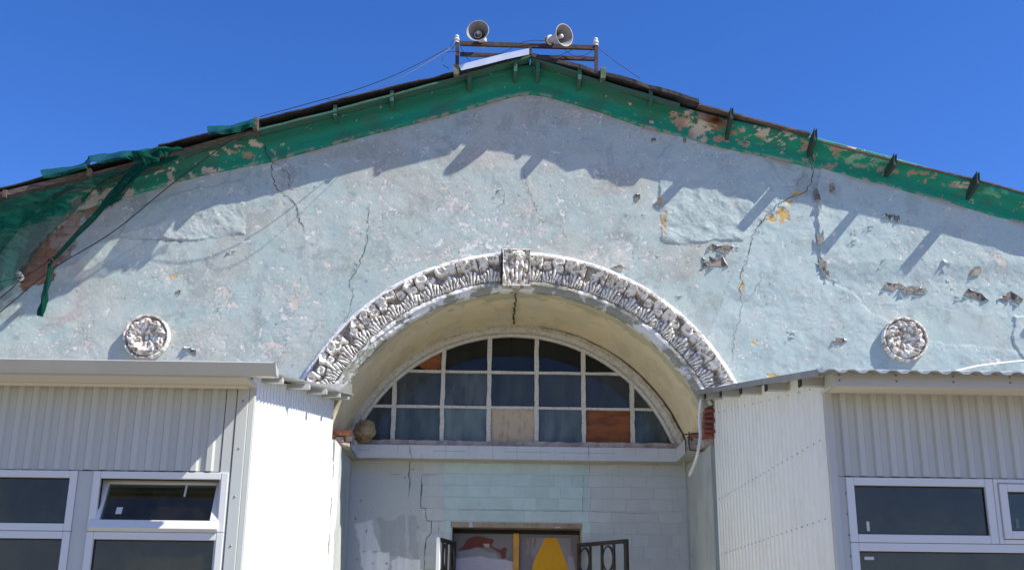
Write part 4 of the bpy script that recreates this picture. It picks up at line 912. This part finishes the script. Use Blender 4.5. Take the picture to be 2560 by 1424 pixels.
# ================================================================== ANNEXES
YF = -3.40
def corr(x0, x1, z0, z1f, pitch, depth, m, name, parent, Y=YF, axis='x', zrows=2, flat=.42, label=None):
    """trapezoid ribbed sheet; axis = direction along which the ribs repeat"""
    n = int(abs(x1-x0)/pitch)+1; s = 1 if x1 > x0 else -1; pts = []
    for i in range(n+1):
        b = x0+s*i*pitch
        pts += [(b, 0), (b+s*pitch*flat, 0), (b+s*pitch*(flat+.12), depth), (b+s*pitch*.88, depth)]
    pts = [p for p in pts if (x1-p[0])*s > 0]+[(x1, 0)]
    vs = []; 
    for (a, d) in pts:
        for t in (0, 1):
            z = z0 if t == 0 else (z1f(a) if callable(z1f) else z1f)
            vs.append((a, Y-d, z) if axis == 'x' else (Y[0]+Y[1]*d, a, z))
    return MB().add(vs, [(2*i, 2*i+2, 2*i+3, 2*i+1) for i in range(len(pts)-1)]).obj(name, m, parent, label)
def window(name, parent, x0, x1, z0, z1, fr=.045, Y=YF-.02, glass=True, label=None, fmat=None, yg=.03):
    w_ = empty(name, (0, 0, 0), '', ''); del w_['label']; del w_['category']; w_.parent = parent; w_.matrix_parent_inverse = Matrix.Translation(-wloc(parent))
    if label: w_['label'] = label
    m_ = fmat or M['pvc']; T = .06
    for nm, a, b in (('frame_side', (x0, Y, z0), (x0+fr, Y+T, z1)), ('frame_side', (x1-fr, Y, z0), (x1, Y+T, z1)), ('frame_rail', (x0+fr, Y+.0015, z1-fr), (x1-fr, Y+T, z1)), ('frame_rail', (x0+fr, Y+.0015, z0), (x1-fr, Y+T, z0+fr))):
        MB().box(a, b).obj(nm, m_, w_, bevel=.004)
    s = .006
    g_ = MB()
    for a, b in (((x0+fr, Y+yg-.006, z0+fr), (x0+fr+s, Y+yg+.01, z1-fr)), ((x1-fr-s, Y+yg-.006, z0+fr), (x1-fr, Y+yg+.01, z1-fr)), ((x0+fr+s, Y+yg-.006, z1-fr-s), (x1-fr-s, Y+yg+.01, z1-fr)), ((x0+fr+s, Y+yg-.006, z0+fr), (x1-fr-s, Y+yg+.01, z0+fr+s))): g_.box(a, b)
    g_.obj('rubber_seal', M['seal'], w_)
    if glass: MB().box((x0+fr+s, Y+yg, z0+fr+s), (x1-fr-s, Y+yg+.004, z1-fr-s)).obj('glass_pane', M['glass'], w_)
    return w_
def screws(parent, pts):
    m_ = MB()
    for (x, y, z, nx) in pts:
        r0 = .007
        if nx == 0: vs = [(x+r0*cos(t), y, z+r0*sin(t)) for t in np.linspace(0, 2*pi, 7)[:-1]]+[(x, y-.006, z)]
        else: vs = [(x, y+r0*cos(t), z+r0*sin(t)) for t in np.linspace(0, 2*pi, 7)[:-1]]+[(x+nx*.006, y, z)]
        m_.add(vs, [(i, (i+1) % 6, 6) for i in range(6)])
    m_.obj('screw_heads', M['screw'], parent, kind='stuff')
def room(parent, x0, x1, y0, y1, zc):
    MB().box((x0, y1, .05), (x1, y1+.03, zc)).obj('room_back_wall', M['roomwall'], parent)
    MB().box((x0, y0, zc), (x1, y1, zc+.03)).obj('ceiling', M['ceil'], parent)
    MB().box((x0, y0, .02), (x1, y1, .05)).obj('floor', M['dark'], parent)
    for i in range(6):
        MB().box((x0, y0+.3+i*.5, zc-.05), (x1, y0+.36+i*.5, zc-.002)).obj('ceiling_joist', M['ceil'], parent)

# ---------------- left annex
LA = empty('left_annex', (-3.3, -1.7, 0), 'cream ribbed metal annex left of the arch, its blank side wall in full sun', 'annex')
xw = -1.44                                             # plane of the sunlit side wall
z_wall_top = W(300, 967, YF)[1]; z_pan = W(300, 1175, YF)[1]
rfz = lambda y: 3.003+(y+3.83)*(3.640-3.003)/3.83
roofz = lambda y: rfz(y)-.014
xs1 = -1.600-.0885*round((-1.600-W(236, 1080, YF)[0])/.0885)
corr(-1.600, xs1, z_pan, z_wall_top+.02, .0885, .016, M['siding'], 'siding_panel', LA, YF-.006); corr(xs1, -7.2, z_pan-.002, z_wall_top+.02, .0885, .016, M['siding'], 'siding_panel', LA, YF-.004)
# side wall
corr(YF+.002, -.01, 0, lambda a: roofz(a), .105, .012, M['sidew'], 'side_siding', LA, (xw-.012, 1.), 'y')
# corner trims
MB().box((-1.595, YF-.012, 0), (-1.535, YF+.02, z_wall_top)).obj('corner_trim', M['siding'], LA, bevel=.003)
MB().box((-1.530, YF-.018, 0), (-1.462, YF+.02, z_wall_top)).obj('corner_trim', M['siding'], LA, bevel=.004)
MB().box((-1.461, YF-.010, 0), (xw+.012, YF+.03, z_wall_top+.02)).obj('corner_trim', M['siding'], LA, bevel=.003)
# fascia and soffit
YE = -3.83
fz1 = W(300, 901, YE)[1]; fz0 = W(300, 927, YE)[1]; xe = W(683, 915, YE)[0]
pf = [(YE+.042, fz0+.012), (YE, fz1), (YE+.012, fz1+.006), (YE+.11, fz1-.03), (YE+.13, fz0-.0), (YE+.06, fz0-.004)]
def ext(name, pr_, x0, x1, m, parent, label=None, bevel=0):
    n = len(pr_); vs = [(x0, y, z) for y, z in pr_]+[(x1, y, z) for y, z in pr_]
    return MB().add(vs, [tuple(range(n))[::-1], tuple(range(n, 2*n))]+[(i, (i+1) % n, (i+1) % n+n, i+n) for i in range(n)]).obj(name, m, parent, label, bevel=bevel)
xj = W(130, 915, YE)[0]
ext('gutter', pf, -7.5, xj-.001, M['fascia'], LA); ext('gutter', [(y-.0025, z) for y, z in pf], xj, xe, M['fascia'], LA)
ext('gutter_end_cap', [(YE+.040, fz0+.008), (YE-.004, fz1+.004), (YE+.10, fz1-.02), (YE+.12, fz0-.002)], xe, xe+.012, M['fascia'], LA)
MB().box((-7.5, YE+.10, fz0-.0), (-1.42, YF-.0, fz0+.02)).obj('soffit', M['cream'], LA)
sz0 = z_wall_top; 
ext('soffit_trim', [(YF-.10, fz0-.001), (YF-.10, fz0-.02), (YF-.016, sz0-.005), (YF-.016, fz0-.001)], -7.5, -1.46, M['cream'], LA)
# roof sheet (seen edge-on) and the purlin ends below it
xo = W(690, 920, YE)[0]
rs = MB(); edge_ = [(xe-.01, YE+.06), (-1.33, YE+.17), (-1.315, YF+.2), (-1.30, -1.8), (xw+.17, 0.)]
for (xa_, ya_), (xb_, yb_) in zip(edge_[:-1], edge_[1:]):
    za_, zb_ = rfz(ya_), rfz(yb_)
    rs.add([(-7.5, ya_, za_), (xa_, ya_, za_), (xb_, yb_, zb_), (-7.5, yb_, zb_), (-7.5, ya_, za_+.012), (xa_, ya_, za_+.012), (xb_, yb_, zb_+.012), (-7.5, yb_, zb_+.012)], [(3, 2, 1, 0), (4, 5, 6, 7), (1, 2, 6, 5), (0, 1, 5, 4)])
rs.obj('roof_sheet', M['roofmetal'], LA)
for y in (-3.15, -2.35, -1.55, -.80, -.25):
    MB().box((-7.3, y, rfz(y)-.042), (xw+(.155 if y > -3 else .12), y+.05, rfz(y)-.010)).obj('purlin', M['fascia'], LA, bevel=.002)
# triangular upstand where the roof meets the arch
t0, t1, t2 = P3(790, 957, -.42), P3(881, 960, .03), P3(879, 991, -.14)
MB().add([t0, t1, t2, (t0[0]-.05, -.56, t0[2]-.02)], [(0, 1, 2, 3)]).obj('wall_flashing', M['bluesteel'], LA, 'bright triangular metal flap at the end of the roof')
# windows
def wx(px, py, Y=YF): return W(px, py, Y)[0]
ztr1, ztr0 = W(300, 1315, YF)[1], W(300, 1342, YF)[1]
ztop = z_pan-.006; zbot = 1.0
xA1 = wx(197, 1180); xB0, xB1 = wx(237, 1180), wx(574, 1180)
MB().box((xA1+.002, YF-.006, zbot), (xB0-.002, YF+.02, ztop)).obj('mullion_cover', M['siding'], LA)
MB().box((-7.2, YF-.012, 0), (-1.61, YF+.02, zbot-.002)).obj('lower_cladding', M['siding'], LA)
zm = (ztr0+ztr1)/2
xA0 = xA1-1.3
window('window', LA, xA0, xA1, zm+.001, ztop, .042); window('window', LA, xA0, xA1, zbot, zm-.001, .042)
wB = window('window', LA, xB0, xB1, zm+.001, ztop, .042, glass=False, label='window with its tilted sash open')
window('window', LA, xB0, xB1, zbot, zm-.001, .042)
# tilting sash
sx0_, sx1_ = xB0+.012, xB1-.035; sb = zm+.018; st_ = ztop-.05; hN = st_-sb; ang = radians(24)
sash = empty('tilted_sash', (0, 0, 0), '', ''); del sash['label']; del sash['category']; sash.parent = LA; sash.matrix_parent_inverse = Matrix.Translation(-LA.location)
def sp_(x, t, dy): return (x, YF-.045+dy*cos(ang)+t*sin(ang), sb+t*cos(ang)-dy*sin(ang)*-1*-1)
def slab(x0, x1, t0_, t1_, d0, d1, nm, m_):
    vs = [sp_(x, t, d) for t in (t0_, t1_) for d in (d0, d1) for x in (x0, x1)]
    MB().add(vs, [(0, 2, 3, 1), (4, 5, 7, 6), (0, 1, 5, 4), (2, 6, 7, 3), (0, 4, 6, 2), (1, 3, 7, 5)]).obj(nm, m_, sash, bevel=.003)
hl = .36*.97
slab(sx0_, sx1_, 0, .055, 0, .055, 'sash_rail', M['pvc']); slab(sx0_, sx1_, hl-.05, hl, 0, .055, 'sash_rail', M['pvc'])
slab(sx0_, sx0_+.052, .055, hl-.05, 0, .055, 'sash_stile', M['pvc']); slab(sx1_-.052, sx1_, .055, hl-.05, 0, .055, 'sash_stile', M['pvc'])
slab(sx0_+.052, sx1_-.052, .055, hl-.05, .02, .024, 'glass_pane', M['glass'])
slab(sx0_+.13, sx0_+.165, .10, .145, .016, .018, 'sticker', M['sticker']); slab(sx0_+.50, sx0_+.512, .22, .30, .016, .018, 'sticker', M['sticker'])
room(LA, -7.2, xw-.05, YF+.12, -.1, 2.92)
pts = []
for i in range(32):
    x = -1.66-.177*i; pts += [(x, YF-.004, z_wall_top-.045, 0), (x-.0, YF-.004, z_pan+.055, 0)]
for i in range(6): pts.append((-1.495, YF-.019, 2.9-.28*i, 0))
screws(LA, pts)

# ---------------- right annex
RA = empty('right_annex', (3.9, -1.7, 0), 'cream ribbed metal annex right of the arch, its long side wall in shade', 'annex')
xr = 2.005
zwt = W(2300, 986, YF)[1]; zpn = W(2300, 1192, YF)[1]
roofr = lambda y: 3.165+(y-YF)*(3.64-3.165)/3.4
xs2 = xr+.03+.0925*round((W(2405, 1080, YF)[0]-xr-.03)/.0925)
corr(xr+.03, xs2, zpn, zwt+.02, .0925, .018, M['siding'], 'siding_panel', RA, YF-.006); corr(xs2, 7.5, zpn-.002, zwt+.02, .0925, .018, M['siding'], 'siding_panel', RA, YF-.004)
corr(YF+.01, -.01, 0, roofr, .118, .011, M['sidew'], 'side_siding', RA, (xr+.0, -1.), 'y', flat=.5)
MB().box((xr-.012, YF-.024, 0), (xr+.032, YF+.03, zwt+.02)).obj('corner_trim', M['siding'], RA, bevel=.003)
MB().box((xr+.034, YF-.008, 0), (wx(2113, 1210), YF+.02, zpn-.003)).obj('flat_cladding', M['siding'], RA)
YR = -3.74
gz1, gz0 = W(2300, 937, YR)[1], W(2300, 966, YR)[1]
xf = W(2090, 950, YR)[0]
MB().box((xf, YR, gz0), (7.6, YR+.015, gz1+.03)).obj('fascia', M['fascia'], RA, bevel=.002)
MB().add([(xf, YR+.015, gz0+.002), (7.6, YR+.015, gz0+.002), (7.6, YF-.002, zwt), (xf-.0, YF-.002, zwt), (xf, YR+.015, gz0+.012), (7.6, YR+.015, gz0+.012), (7.6, YF-.002, zwt+.01), (xf, YF-.002, zwt+.01)],
   [(0, 1, 2, 3), (7, 6, 5, 4), (0, 3, 7, 4)]).obj('soffit', M['cream'], RA)
# closing piece at the corner of the eave
MB().add([(xf, YR, gz0), (xf, YR, gz1+.03), (xr-.004, YF-.03, gz1+.10), (xr-.004, YF-.03, zwt-.005), (xf-.012, YR, gz0), (xf-.012, YR, gz1+.03), (xr-.016, YF-.03, gz1+.10), (xr-.016, YF-.03, zwt-.005)],
   [(0, 1, 2, 3), (7, 6, 5, 4), (0, 4, 5, 1), (3, 2, 6, 7), (0, 3, 7, 4), (1, 5, 6, 2)]).obj('eave_end_cap', M['siding'], RA)
# corrugated roof: wavy sheet with depth
YQ = -3.86; qz = W(2300, 931, YQ)[1]
xs_ = np.arange(xr-.17, 7.7, .0115); zw = (np.clip(np.cos(2*pi*(xs_-.02)/.118)*1.35, -1, .85)+1)*.009
vs = []
for x, dz in zip(xs_, zw):
    for (y, z) in ((YQ, qz), (0., qz+(3.70-qz)+.02)):
        vs += [(x, y, z+dz), (x, y, z+dz-.006)]
n = len(xs_)
MB().add(vs, [f for i in range(n-1) for f in ((4*i, 4*i+4, 4*i+5, 4*i+1), (4*i+2, 4*i+6, 4*i+4, 4*i), (4*i+1, 4*i+5, 4*i+7, 4*i+3))]).obj('roof_sheet', M['roofmetal'], RA)
rq = lambda y: qz+(y-YQ)*(3.72-qz)/(-YQ)
MB().add([(xr-.175, YQ, qz-.03), (xr-.175, YQ, qz+.012), (xr-.175, 0, rq(0)+.012), (xr-.175, 0, rq(0)-.03)], [(0, 1, 2, 3)]).obj('verge_trim', M['roofmetal'], RA)
for y in (-3.45, -2.62, -1.85, -1.12, -.45):
    MB().box((xr-.155, y, rq(y)-.068), (7.5, y+.05, rq(y)-.012)).obj('purlin', M['fascia'], RA, bevel=.002)
    MB().box((xr-.163, y-.004, rq(y)-.070), (xr-.155, y+.054, rq(y)-.008)).obj('purlin_cap', M['seal'], RA)
# windows
za1, za0 = W(2300, 1343, YF)[1], W(2300, 1371, YF)[1]; zm2 = (za0+za1)/2; zt2 = zpn-.006
x0_, x1_ = wx(2113, 1210), wx(2481, 1230)
w1 = window('window', RA, x0_, x1_, zm2+.001, zt2, .047); window('window', RA, x0_, 5.4, zbot, zm2-.001, .047)
w3 = window('window', RA, x1_+.002, x1_+1.2, zm2+.001, zt2, .026); window('window', RA, x1_+1.202, 5.4, zm2+.001, zt2, .047)
window('window_sash', RA, x1_+.03, x1_+1.17, zm2+.03, zt2-.03, .045, Y=YF-.035)
MB().box((5.42, YF-.01, 0), (7.5, YF+.02, zpn-.004)).obj('flat_cladding', M['siding'], RA); MB().box((x0_, YF-.01, 0), (5.42, YF+.02, zbot-.002)).obj('lower_cladding', M['siding'], RA)
def sticker(px, py, w_, h_):
    x, z = W(px, py, YF); MB().box((x-w_/2, YF+.0055, z-h_/2), (x+w_/2, YF+.0075, z+h_/2)).obj('sticker', M['sticker'], RA)
sticker(2171, 1314, .016, .055); sticker(2174, 1394, .055, .018); sticker(2545, 1307, .018, .055)
room(RA, xr+.05, 7.5, YF+.12, -.1, 2.92)
pts = []
for i in range(28):
    x = xr+.085+.185*i; pts += [(x, YF-.004, zwt-.04, 0), (x+.0, YF-.004, zpn+.055, 0)]
for i in range(8): pts += [(xf+.33*i+.02, YR-.001, gz1-.005, 0), (xf+.33*i+.02, YR-.001, gz0+.03, 0)]
for i in range(26):
    y = YF+.15+i*.13
    for z in (2.74, 2.27): pts.append((xr-.012, y, z+.0, -1))
    if i % 2: pts.append((xr-.012, y, roofr(y)-.12, -1))
for i in range(5): pts.append((xr+.075, YF-.009, zpn-.1-.12*i, 0))
screws(RA, pts)

# ================================================================== THINGS ON THE ROOF
YK = -.22
rack = empty('speaker_rack', P3(1315, 170, YK), 'dark rusty iron rack standing on the ridge under two loudspeakers', 'rack')
MB().bar(P3(1143, 104, YK), P3(1143, 172, YK), .035, .035).obj('post', M['rust'], rack)
MB().bar(P3(1490, 110, YK), P3(1491, 178, YK), .035, .035).obj('post', M['rust'], rack)
MB().bar(P3(1325, 120, YK), P3(1325, 140, YK), .03, .03).obj('post', M['rust'], rack)
MB().bar(P3(1150, 109, YK), P3(1490, 120, YK), .03, .042).obj('rail', M['rust'], rack)
MB().bar(P3(1150, 136, YK), P3(1490, 148, YK), .03, .036).obj('rail', M['rust'], rack)
def insul(mtx, parent, n='insulator'):
    pr_ = [(0, .085), (.016, .084), (.022, .076), (.022, .066), (.015, .06), (.015, .054), (.026, .05), (.029, .036), (.024, .026), (.017, .022), (.017, .016), (.026, .012), (.028, 0), (.012, -.004), (0, -.004)]
    MB().lathe(pr_, 16, mtx).obj(n, M['porcelain'], parent, smooth=True)
x, y, z = P3(1143, 108, YK); insul(Matrix.Translation((x-.005, y, z)), rack)
x, y, z = P3(1490, 114, YK); insul(Matrix.Translation((x-.002, y, z-.004)), rack)
# wire loops on the rack
r = random.Random(4)
def sag(a, b, s, n=16): return [Vector(a).lerp(Vector(b), t)+Vector((0, 0, -s*4*t*(1-t))) for t in np.linspace(0, 1, n)]
wr = MB()
for a, b, s in [((1152, 118), (1180, 158), .02), ((1118, 132), (1160, 136), -.02), ((1180, 134), (1280, 120), .05), ((1280, 118), (1330, 126), -.02), ((1360, 140), (1440, 118), .04), ((1410, 122), (1450, 140), .03), ((1450, 140), (1485, 122), .02), ((1300, 108), (1370, 104), -.02), ((1140, 105), (1128, 122), .02), ((1126, 118), (1136, 100), -.02)]:
    wr.tube(sag(P3(*a, YK-.03), P3(*b, YK-.03), s), .0028, 5)
wr.obj('wire_loops', M['black'], rack)

def horn(px, py, Y, az, tilt, label, wrap=False):
    x, z = W(px, py, Y); h_ = empty('loudspeaker', (x, Y, z), label, 'loudspeaker', 'horn loudspeakers on the roof rack')
    # axis +z of the lathe points where the horn speaks
    d = Vector((sin(az)*cos(tilt), -cos(az)*cos(tilt), sin(tilt)))
    mt = Matrix.Translation((x, Y, z))@d.to_track_quat('Z', 'Y').to_matrix().to_4x4()
    bell = [(.034, -.20), (.036, -.16), (.046, -.12), (.064, -.075), (.084, -.035), (.100, -.008), (.106, .0)]
    MB().lathe(bell+[(.110, .002), (.111, -.004), (.104, -.012)]+[(r_+.003, q) for r_, q in bell[::-1][2:]]+[(0, -.203)], 36, mt).obj('bell', M['horn'], h_, smooth=True)
    MB().lathe([(r_-.0025, q+.002) for r_, q in bell[:-1]]+[(.104, -.001)], 36, mt).obj('bell_inside', M['horn_in'], h_, smooth=True)
    MB().lathe([(0, -.03), (.014, -.03), (.0195, -.034), (.021, -.045), (.020, -.19)], 20, mt).obj('inner_throat', M['horn'], h_, smooth=True)
    MB().lathe([(0, -.195), (.048, -.195), (.053, -.2), (.053, -.255), (.047, -.262), (0, -.264)], 24, mt).obj('driver', M['horn'], h_, smooth=True)
    MB().lathe([(.056, -.212), (.056, -.222), (.050, -.222)], 24, mt).obj('clamp_band', M['seal'], h_)
    if wrap: MB().tube([mt@Vector((.034*cos(t), -.028+.034*sin(t), -.028)) for t in np.linspace(0, 2*pi, 25)[:-1]], .0035, 6, True).obj('throat_ring', M['horn'], h_)
    b = mt@Vector((0, 0, -.17)); foot = Vector((b.x, YK, P3(px, 112, YK)[2]))
    MB().bar(b+Vector((0, 0, -.03)), foot, .03, .008, (0, 1, 0)).obj('bracket', M['rust'], h_)
horn(1194, 77, -.42, radians(-10), radians(-2), 'grey horn loudspeaker on the left end of the rack, facing the yard', True)
horn(1411, 88, -.40, radians(38), radians(-9), 'grey horn loudspeaker right of the ridge, turned sideways with its cone visible')

# ================================================================== CABLES
def cable(name, pts, rad, m, label, cat='cable', n=6):
    o = MB().tube(pts, rad, n).obj(name, m, None, smooth=True); o['label'] = label; o['category'] = cat; return o
def poly(pxs, n=8):
    w_ = [Vector(P3(*p)) for p in pxs]; out = []
    for i in range(len(w_)-1):
        p0 = w_[max(i-1, 0)]; p1 = w_[i]; p2 = w_[i+1]; p3 = w_[min(i+2, len(w_)-1)]
        for k in range(n):
            t = k/n; out.append(.5*((2*p1)+(p2-p0)*t+(2*p0-5*p1+4*p2-p3)*t*t+(3*p1-p0-3*p2+p3)*t**3))
    out.append(w_[-1]); return out
cable('black_cable', poly([(584, 346, -.30), (440, 452, -.25), (283, 579, -.18), (132, 672, -.13), (0, 780, -.12), (-120, 870, -.12)]), .0055, M['black'], 'black cable slanting down the wall from the left eave past the net')
cable('thin_wire', poly([(1128, 117, -.25), (1000, 182, -.42), (880, 228, -.5), (760, 262, -.5), (650, 292, -.45)]), .0038, M['black'], 'dark wire running down the left roof slope from the rack')
cable('thin_wire', poly([(1125, 122, -.25), (1000, 196, -.5), (900, 236, -.55), (820, 250, -.5)]), .003, M['grey_wire'], 'pale thin wire sagging beside the dark one above the left roof')
cable('thin_wire', poly([(1494, 118, -.22), (1540, 155, -.1), (1600, 196, .1)]), .0035, M['black'], 'short dark wire from the right rack post down to the roof')
cable('thin_wire', poly([(1108, 142, -.25), (1106, 160, -.25), (1122, 172, -.25)]), .0028, M['black'], 'loose curl of wire left of the rack')
cable('insulator_wire', poly([(56, 690, -.12), (30, 720, -.1), (0, 745, -.05), (-60, 800, -.03)]), .0045, M['black'], 'short dark wire tied to the wall insulator at the left edge')
cable('insulator_wire', poly([(-60, 726, -.3), (0, 704, -.22), (60, 690, -.12), (118, 655, -.2), (135, 640, -.25)]), .004, M['black'], 'taut string from the wall insulator to the knotted net')
x, y, z = P3(54, 694, -.03)
ins = empty('wall_insulator', (x, -.01, z), 'white porcelain insulator on the wall below the green net', 'insulator')
mt = Matrix.Translation((x, -.02, z-.02))@Matrix.Rotation(radians(68), 4, 'X')
pr_ = [(0, .105), (.02, .104), (.028, .094), (.028, .078), (.018, .07), (.018, .06), (.032, .054), (.036, .036), (.03, .02), (.02, .01), (.0, .008)]
MB().lathe(pr_, 18, mt).obj('porcelain_body', M['porcelain'], ins, smooth=True)
MB().tube([(x, .0, z-.03), (x, -.03, z-.032), (x, -.05, z-.01)], .007, 6).obj('iron_hook', M['rust'], ins)
cable('white_hose', poly([(1752, 998, -.35), (1748, 1040, -.3), (1750, 1090, -.3), (1742, 1140, -.3), (1724, 1188, -.1)]), .0125, M['whitepl'], 'white hose hanging down beside the right end of the arch', 'hose', 10)
cable('white_cable', poly([(1752, 999, -.3), (1762, 987, -.22), (1780, 974, -.2), (1812, 964, -.2), (1850, 962, -.2), (1920, 962, -.2)]), .012, M['whitepl'], 'white cable lying over the roof verge at the right foot of the arch', 'cable', 8)
cable('white_cable', poly([(2390, 927, -3.0), (2440, 915, -2.4), (2500, 907, -1.8), (2570, 900, -1.2), (2700, 890, -.9), (3000, 850, -.1)]), .007, M['whitepl'], 'white cable rising from the corrugated roof at the right edge', 'cable', 8)
x, y, z = P3(912, 1076, .98)
T_, Q_ = np.meshgrid(np.linspace(0, 2*pi, 50), np.linspace(0, pi, 30)); rr_ = .1+(fbm(T_*0+np.cos(T_)*2, np.sin(T_)*2+Q_*2, 2.2, 130, 4)-.5)*.075
foam = link('foam_lump', grid_mesh('foam_lump', x+rr_*np.sin(Q_)*np.cos(T_), y+rr_*.8*np.sin(Q_)*np.sin(T_), z+rr_*np.cos(Q_), M['foam']))
foam['label'] = 'yellow brown lump of foam stuffed in the lower left window corner'; foam['category'] = 'foam lump'

# ================================================================== DEBRIS NET
net = empty('debris_net', P3(200, 430, -.4), 'torn dark green debris net hanging from the left eave, knotted into a tail', 'net')
def loft(A_, B_, nu, nv, amp, seed, m, name, bow=.0, folds=5, label=None):
    """cloth between two curves with folds"""
    a = [Vector(p) for p in A_]; b = [Vector(p) for p in B_]
    def ev(L, t):
        k = t*(len(L)-1); i = min(int(k), len(L)-2); return L[i].lerp(L[i+1], k-i)
    vs = np.zeros((nv, nu, 3))
    for j in range(nv):
        v = j/(nv-1)
        for i in range(nu):
            u = i/(nu-1); p = ev(a, u).lerp(ev(b, u), v)
            k = amp*(sin(folds*2*pi*u+seed+1.5*v)+.5*sin(folds*4.7*u+3*v+seed*2))*(.25+v)
            vs[j, i] = (p.x+k*.3, p.y-k-bow*sin(pi*v), p.z)
    n = (fbm(vs[..., 0], vs[..., 2], 7, seed+140, 4)-.5)*amp*2+(fbm(vs[..., 0]+vs[..., 2], vs[..., 2]*3, 16, seed+141, 3)-.5)*amp*.8
    vs[..., 2] += (fbm(vs[..., 0], vs[..., 2]*0, 14, seed+142, 4)-.5)*amp*1.4
    return link(name, grid_mesh(name, vs[..., 0], vs[..., 1]-n, vs[..., 2], m), net, label)
top = [P3(-160, 545, -.37), P3(0, 505, -.37), P3(120, 475, -.37), P3(240, 442, -.36), P3(375, 402, -.35)]
bot = [P3(-160, 850, -.25), P3(0, 735, -.22), P3(50, 690, -.22), P3(140, 570, -.28), P3(240, 470, -.34)]
loft(top, bot, 110, 90, .030, 1, M['net'], 'net_sheet', .05, 3)
loft([P3(-60, 520, -.44), P3(60, 488, -.44), P3(150, 468, -.43), P3(232, 446, -.42)], [P3(-120, 760, -.34), P3(-20, 660, -.34), P3(60, 560, -.36), P3(150, 480, -.38)], 80, 60, .02, 4, M['net'], 'net_sheet', .04, 2)
# over the roof edge
loft([P3(106, 428, -.25), P3(215, 408, -.25), P3(225, 392, -.25), P3(300, 378, -.25), P3(350, 374, -.25), P3(400, 366, -.25), P3(458, 372, -.25)], [P3(108, 446, -.43), P3(220, 424, -.43), P3(228, 410, -.43), P3(320, 398, -.43), P3(360, 410, -.43), P3(410, 392, -.42), P3(440, 376, -.42)], 90, 24, .018, 7, M['netd'], 'net_fold', .06, 6)
loft([P3(520, 316, -.3), P3(580, 312, -.3), P3(636, 296, -.3)], [P3(520, 336, -.43), P3(580, 334, -.43), P3(640, 316, -.43)], 60, 20, .012, 9, M['netd'], 'net_fold', .04, 3)
loft([P3(228, 440, -.42), P3(330, 414, -.42), P3(440, 388, -.41), P3(560, 356, -.40), P3(640, 334, -.38)], [P3(245, 480, -.30), P3(350, 445, -.30), P3(450, 402, -.32), P3(560, 362, -.36), P3(645, 340, -.36)], 110, 30, .015, 12, M['net'], 'net_sheet', .02, 5)
loft([P3(352, 405, -.43), P3(380, 392, -.44), P3(400, 385, -.44)], [P3(255, 520, -.30), P3(275, 515, -.32), P3(300, 500, -.32)], 40, 60, .012, 15, M['netd'], 'net_fold', .03, 2)
def rope(L, R_, seed, name, flat=.6):
    c_ = poly(L, 10); rs = np.interp(np.linspace(0, 1, len(c_)), np.linspace(0, 1, len(R_)), R_); n = 14; vs = []
    for i, p in enumerate(c_):
        d = (c_[min(i+1, len(c_)-1)]-c_[max(i-1, 0)]).normalized(); q = d.cross(Vector((0, 1, 0))).normalized(); e = d.cross(q)
        for j in range(n):
            t = 2*pi*j/n; k = rs[i]*(1+.30*sin(3*t+i*.35+seed)+.15*sin(5*t-i*.2)); vs.append(p+q*k*cos(t)+e*k*sin(t)*flat)
    m_ = MB().add(vs, [(i*n+j, i*n+(j+1) % n, (i+1)*n+(j+1) % n, (i+1)*n+j) for i in range(len(c_)-1) for j in range(n)]+[tuple(range(n))[::-1], tuple((len(c_)-1)*n+j for j in range(n))])
    return m_.obj(name, M['netd'], net, smooth=True)
rope([(450, 388, -.40), (400, 405, -.40), (340, 425, -.40), (290, 480, -.36), (240, 535, -.30), (180, 600, -.26), (126, 655, -.22)], [.012, .03, .042, .034, .025, .021, .012], 1, 'twisted_net')
rope([(126, 655, -.22), (122, 690, -.22), (114, 730, -.21), (108, 760, -.20), (100, 790, -.18)], [.013, .022, .024, .030, .026], 5, 'net_tail')
rope([(330, 380, -.44), (352, 384, -.46), (375, 396, -.47), (398, 402, -.46)], [.012, .022, .026, .018], 3, 'net_knot')
rope([(398, 372, -.44), (425, 374, -.45), (455, 372, -.44)], [.012, .018, .010], 8, 'net_knot')
MB().tube([P3(126+6*cos(t), 652+5*sin(t), -.25+.02*sin(t)) for t in np.linspace(0, 2*pi, 13)[:-1]], .008, 6, True).obj('tie_cord', M['black'], net)
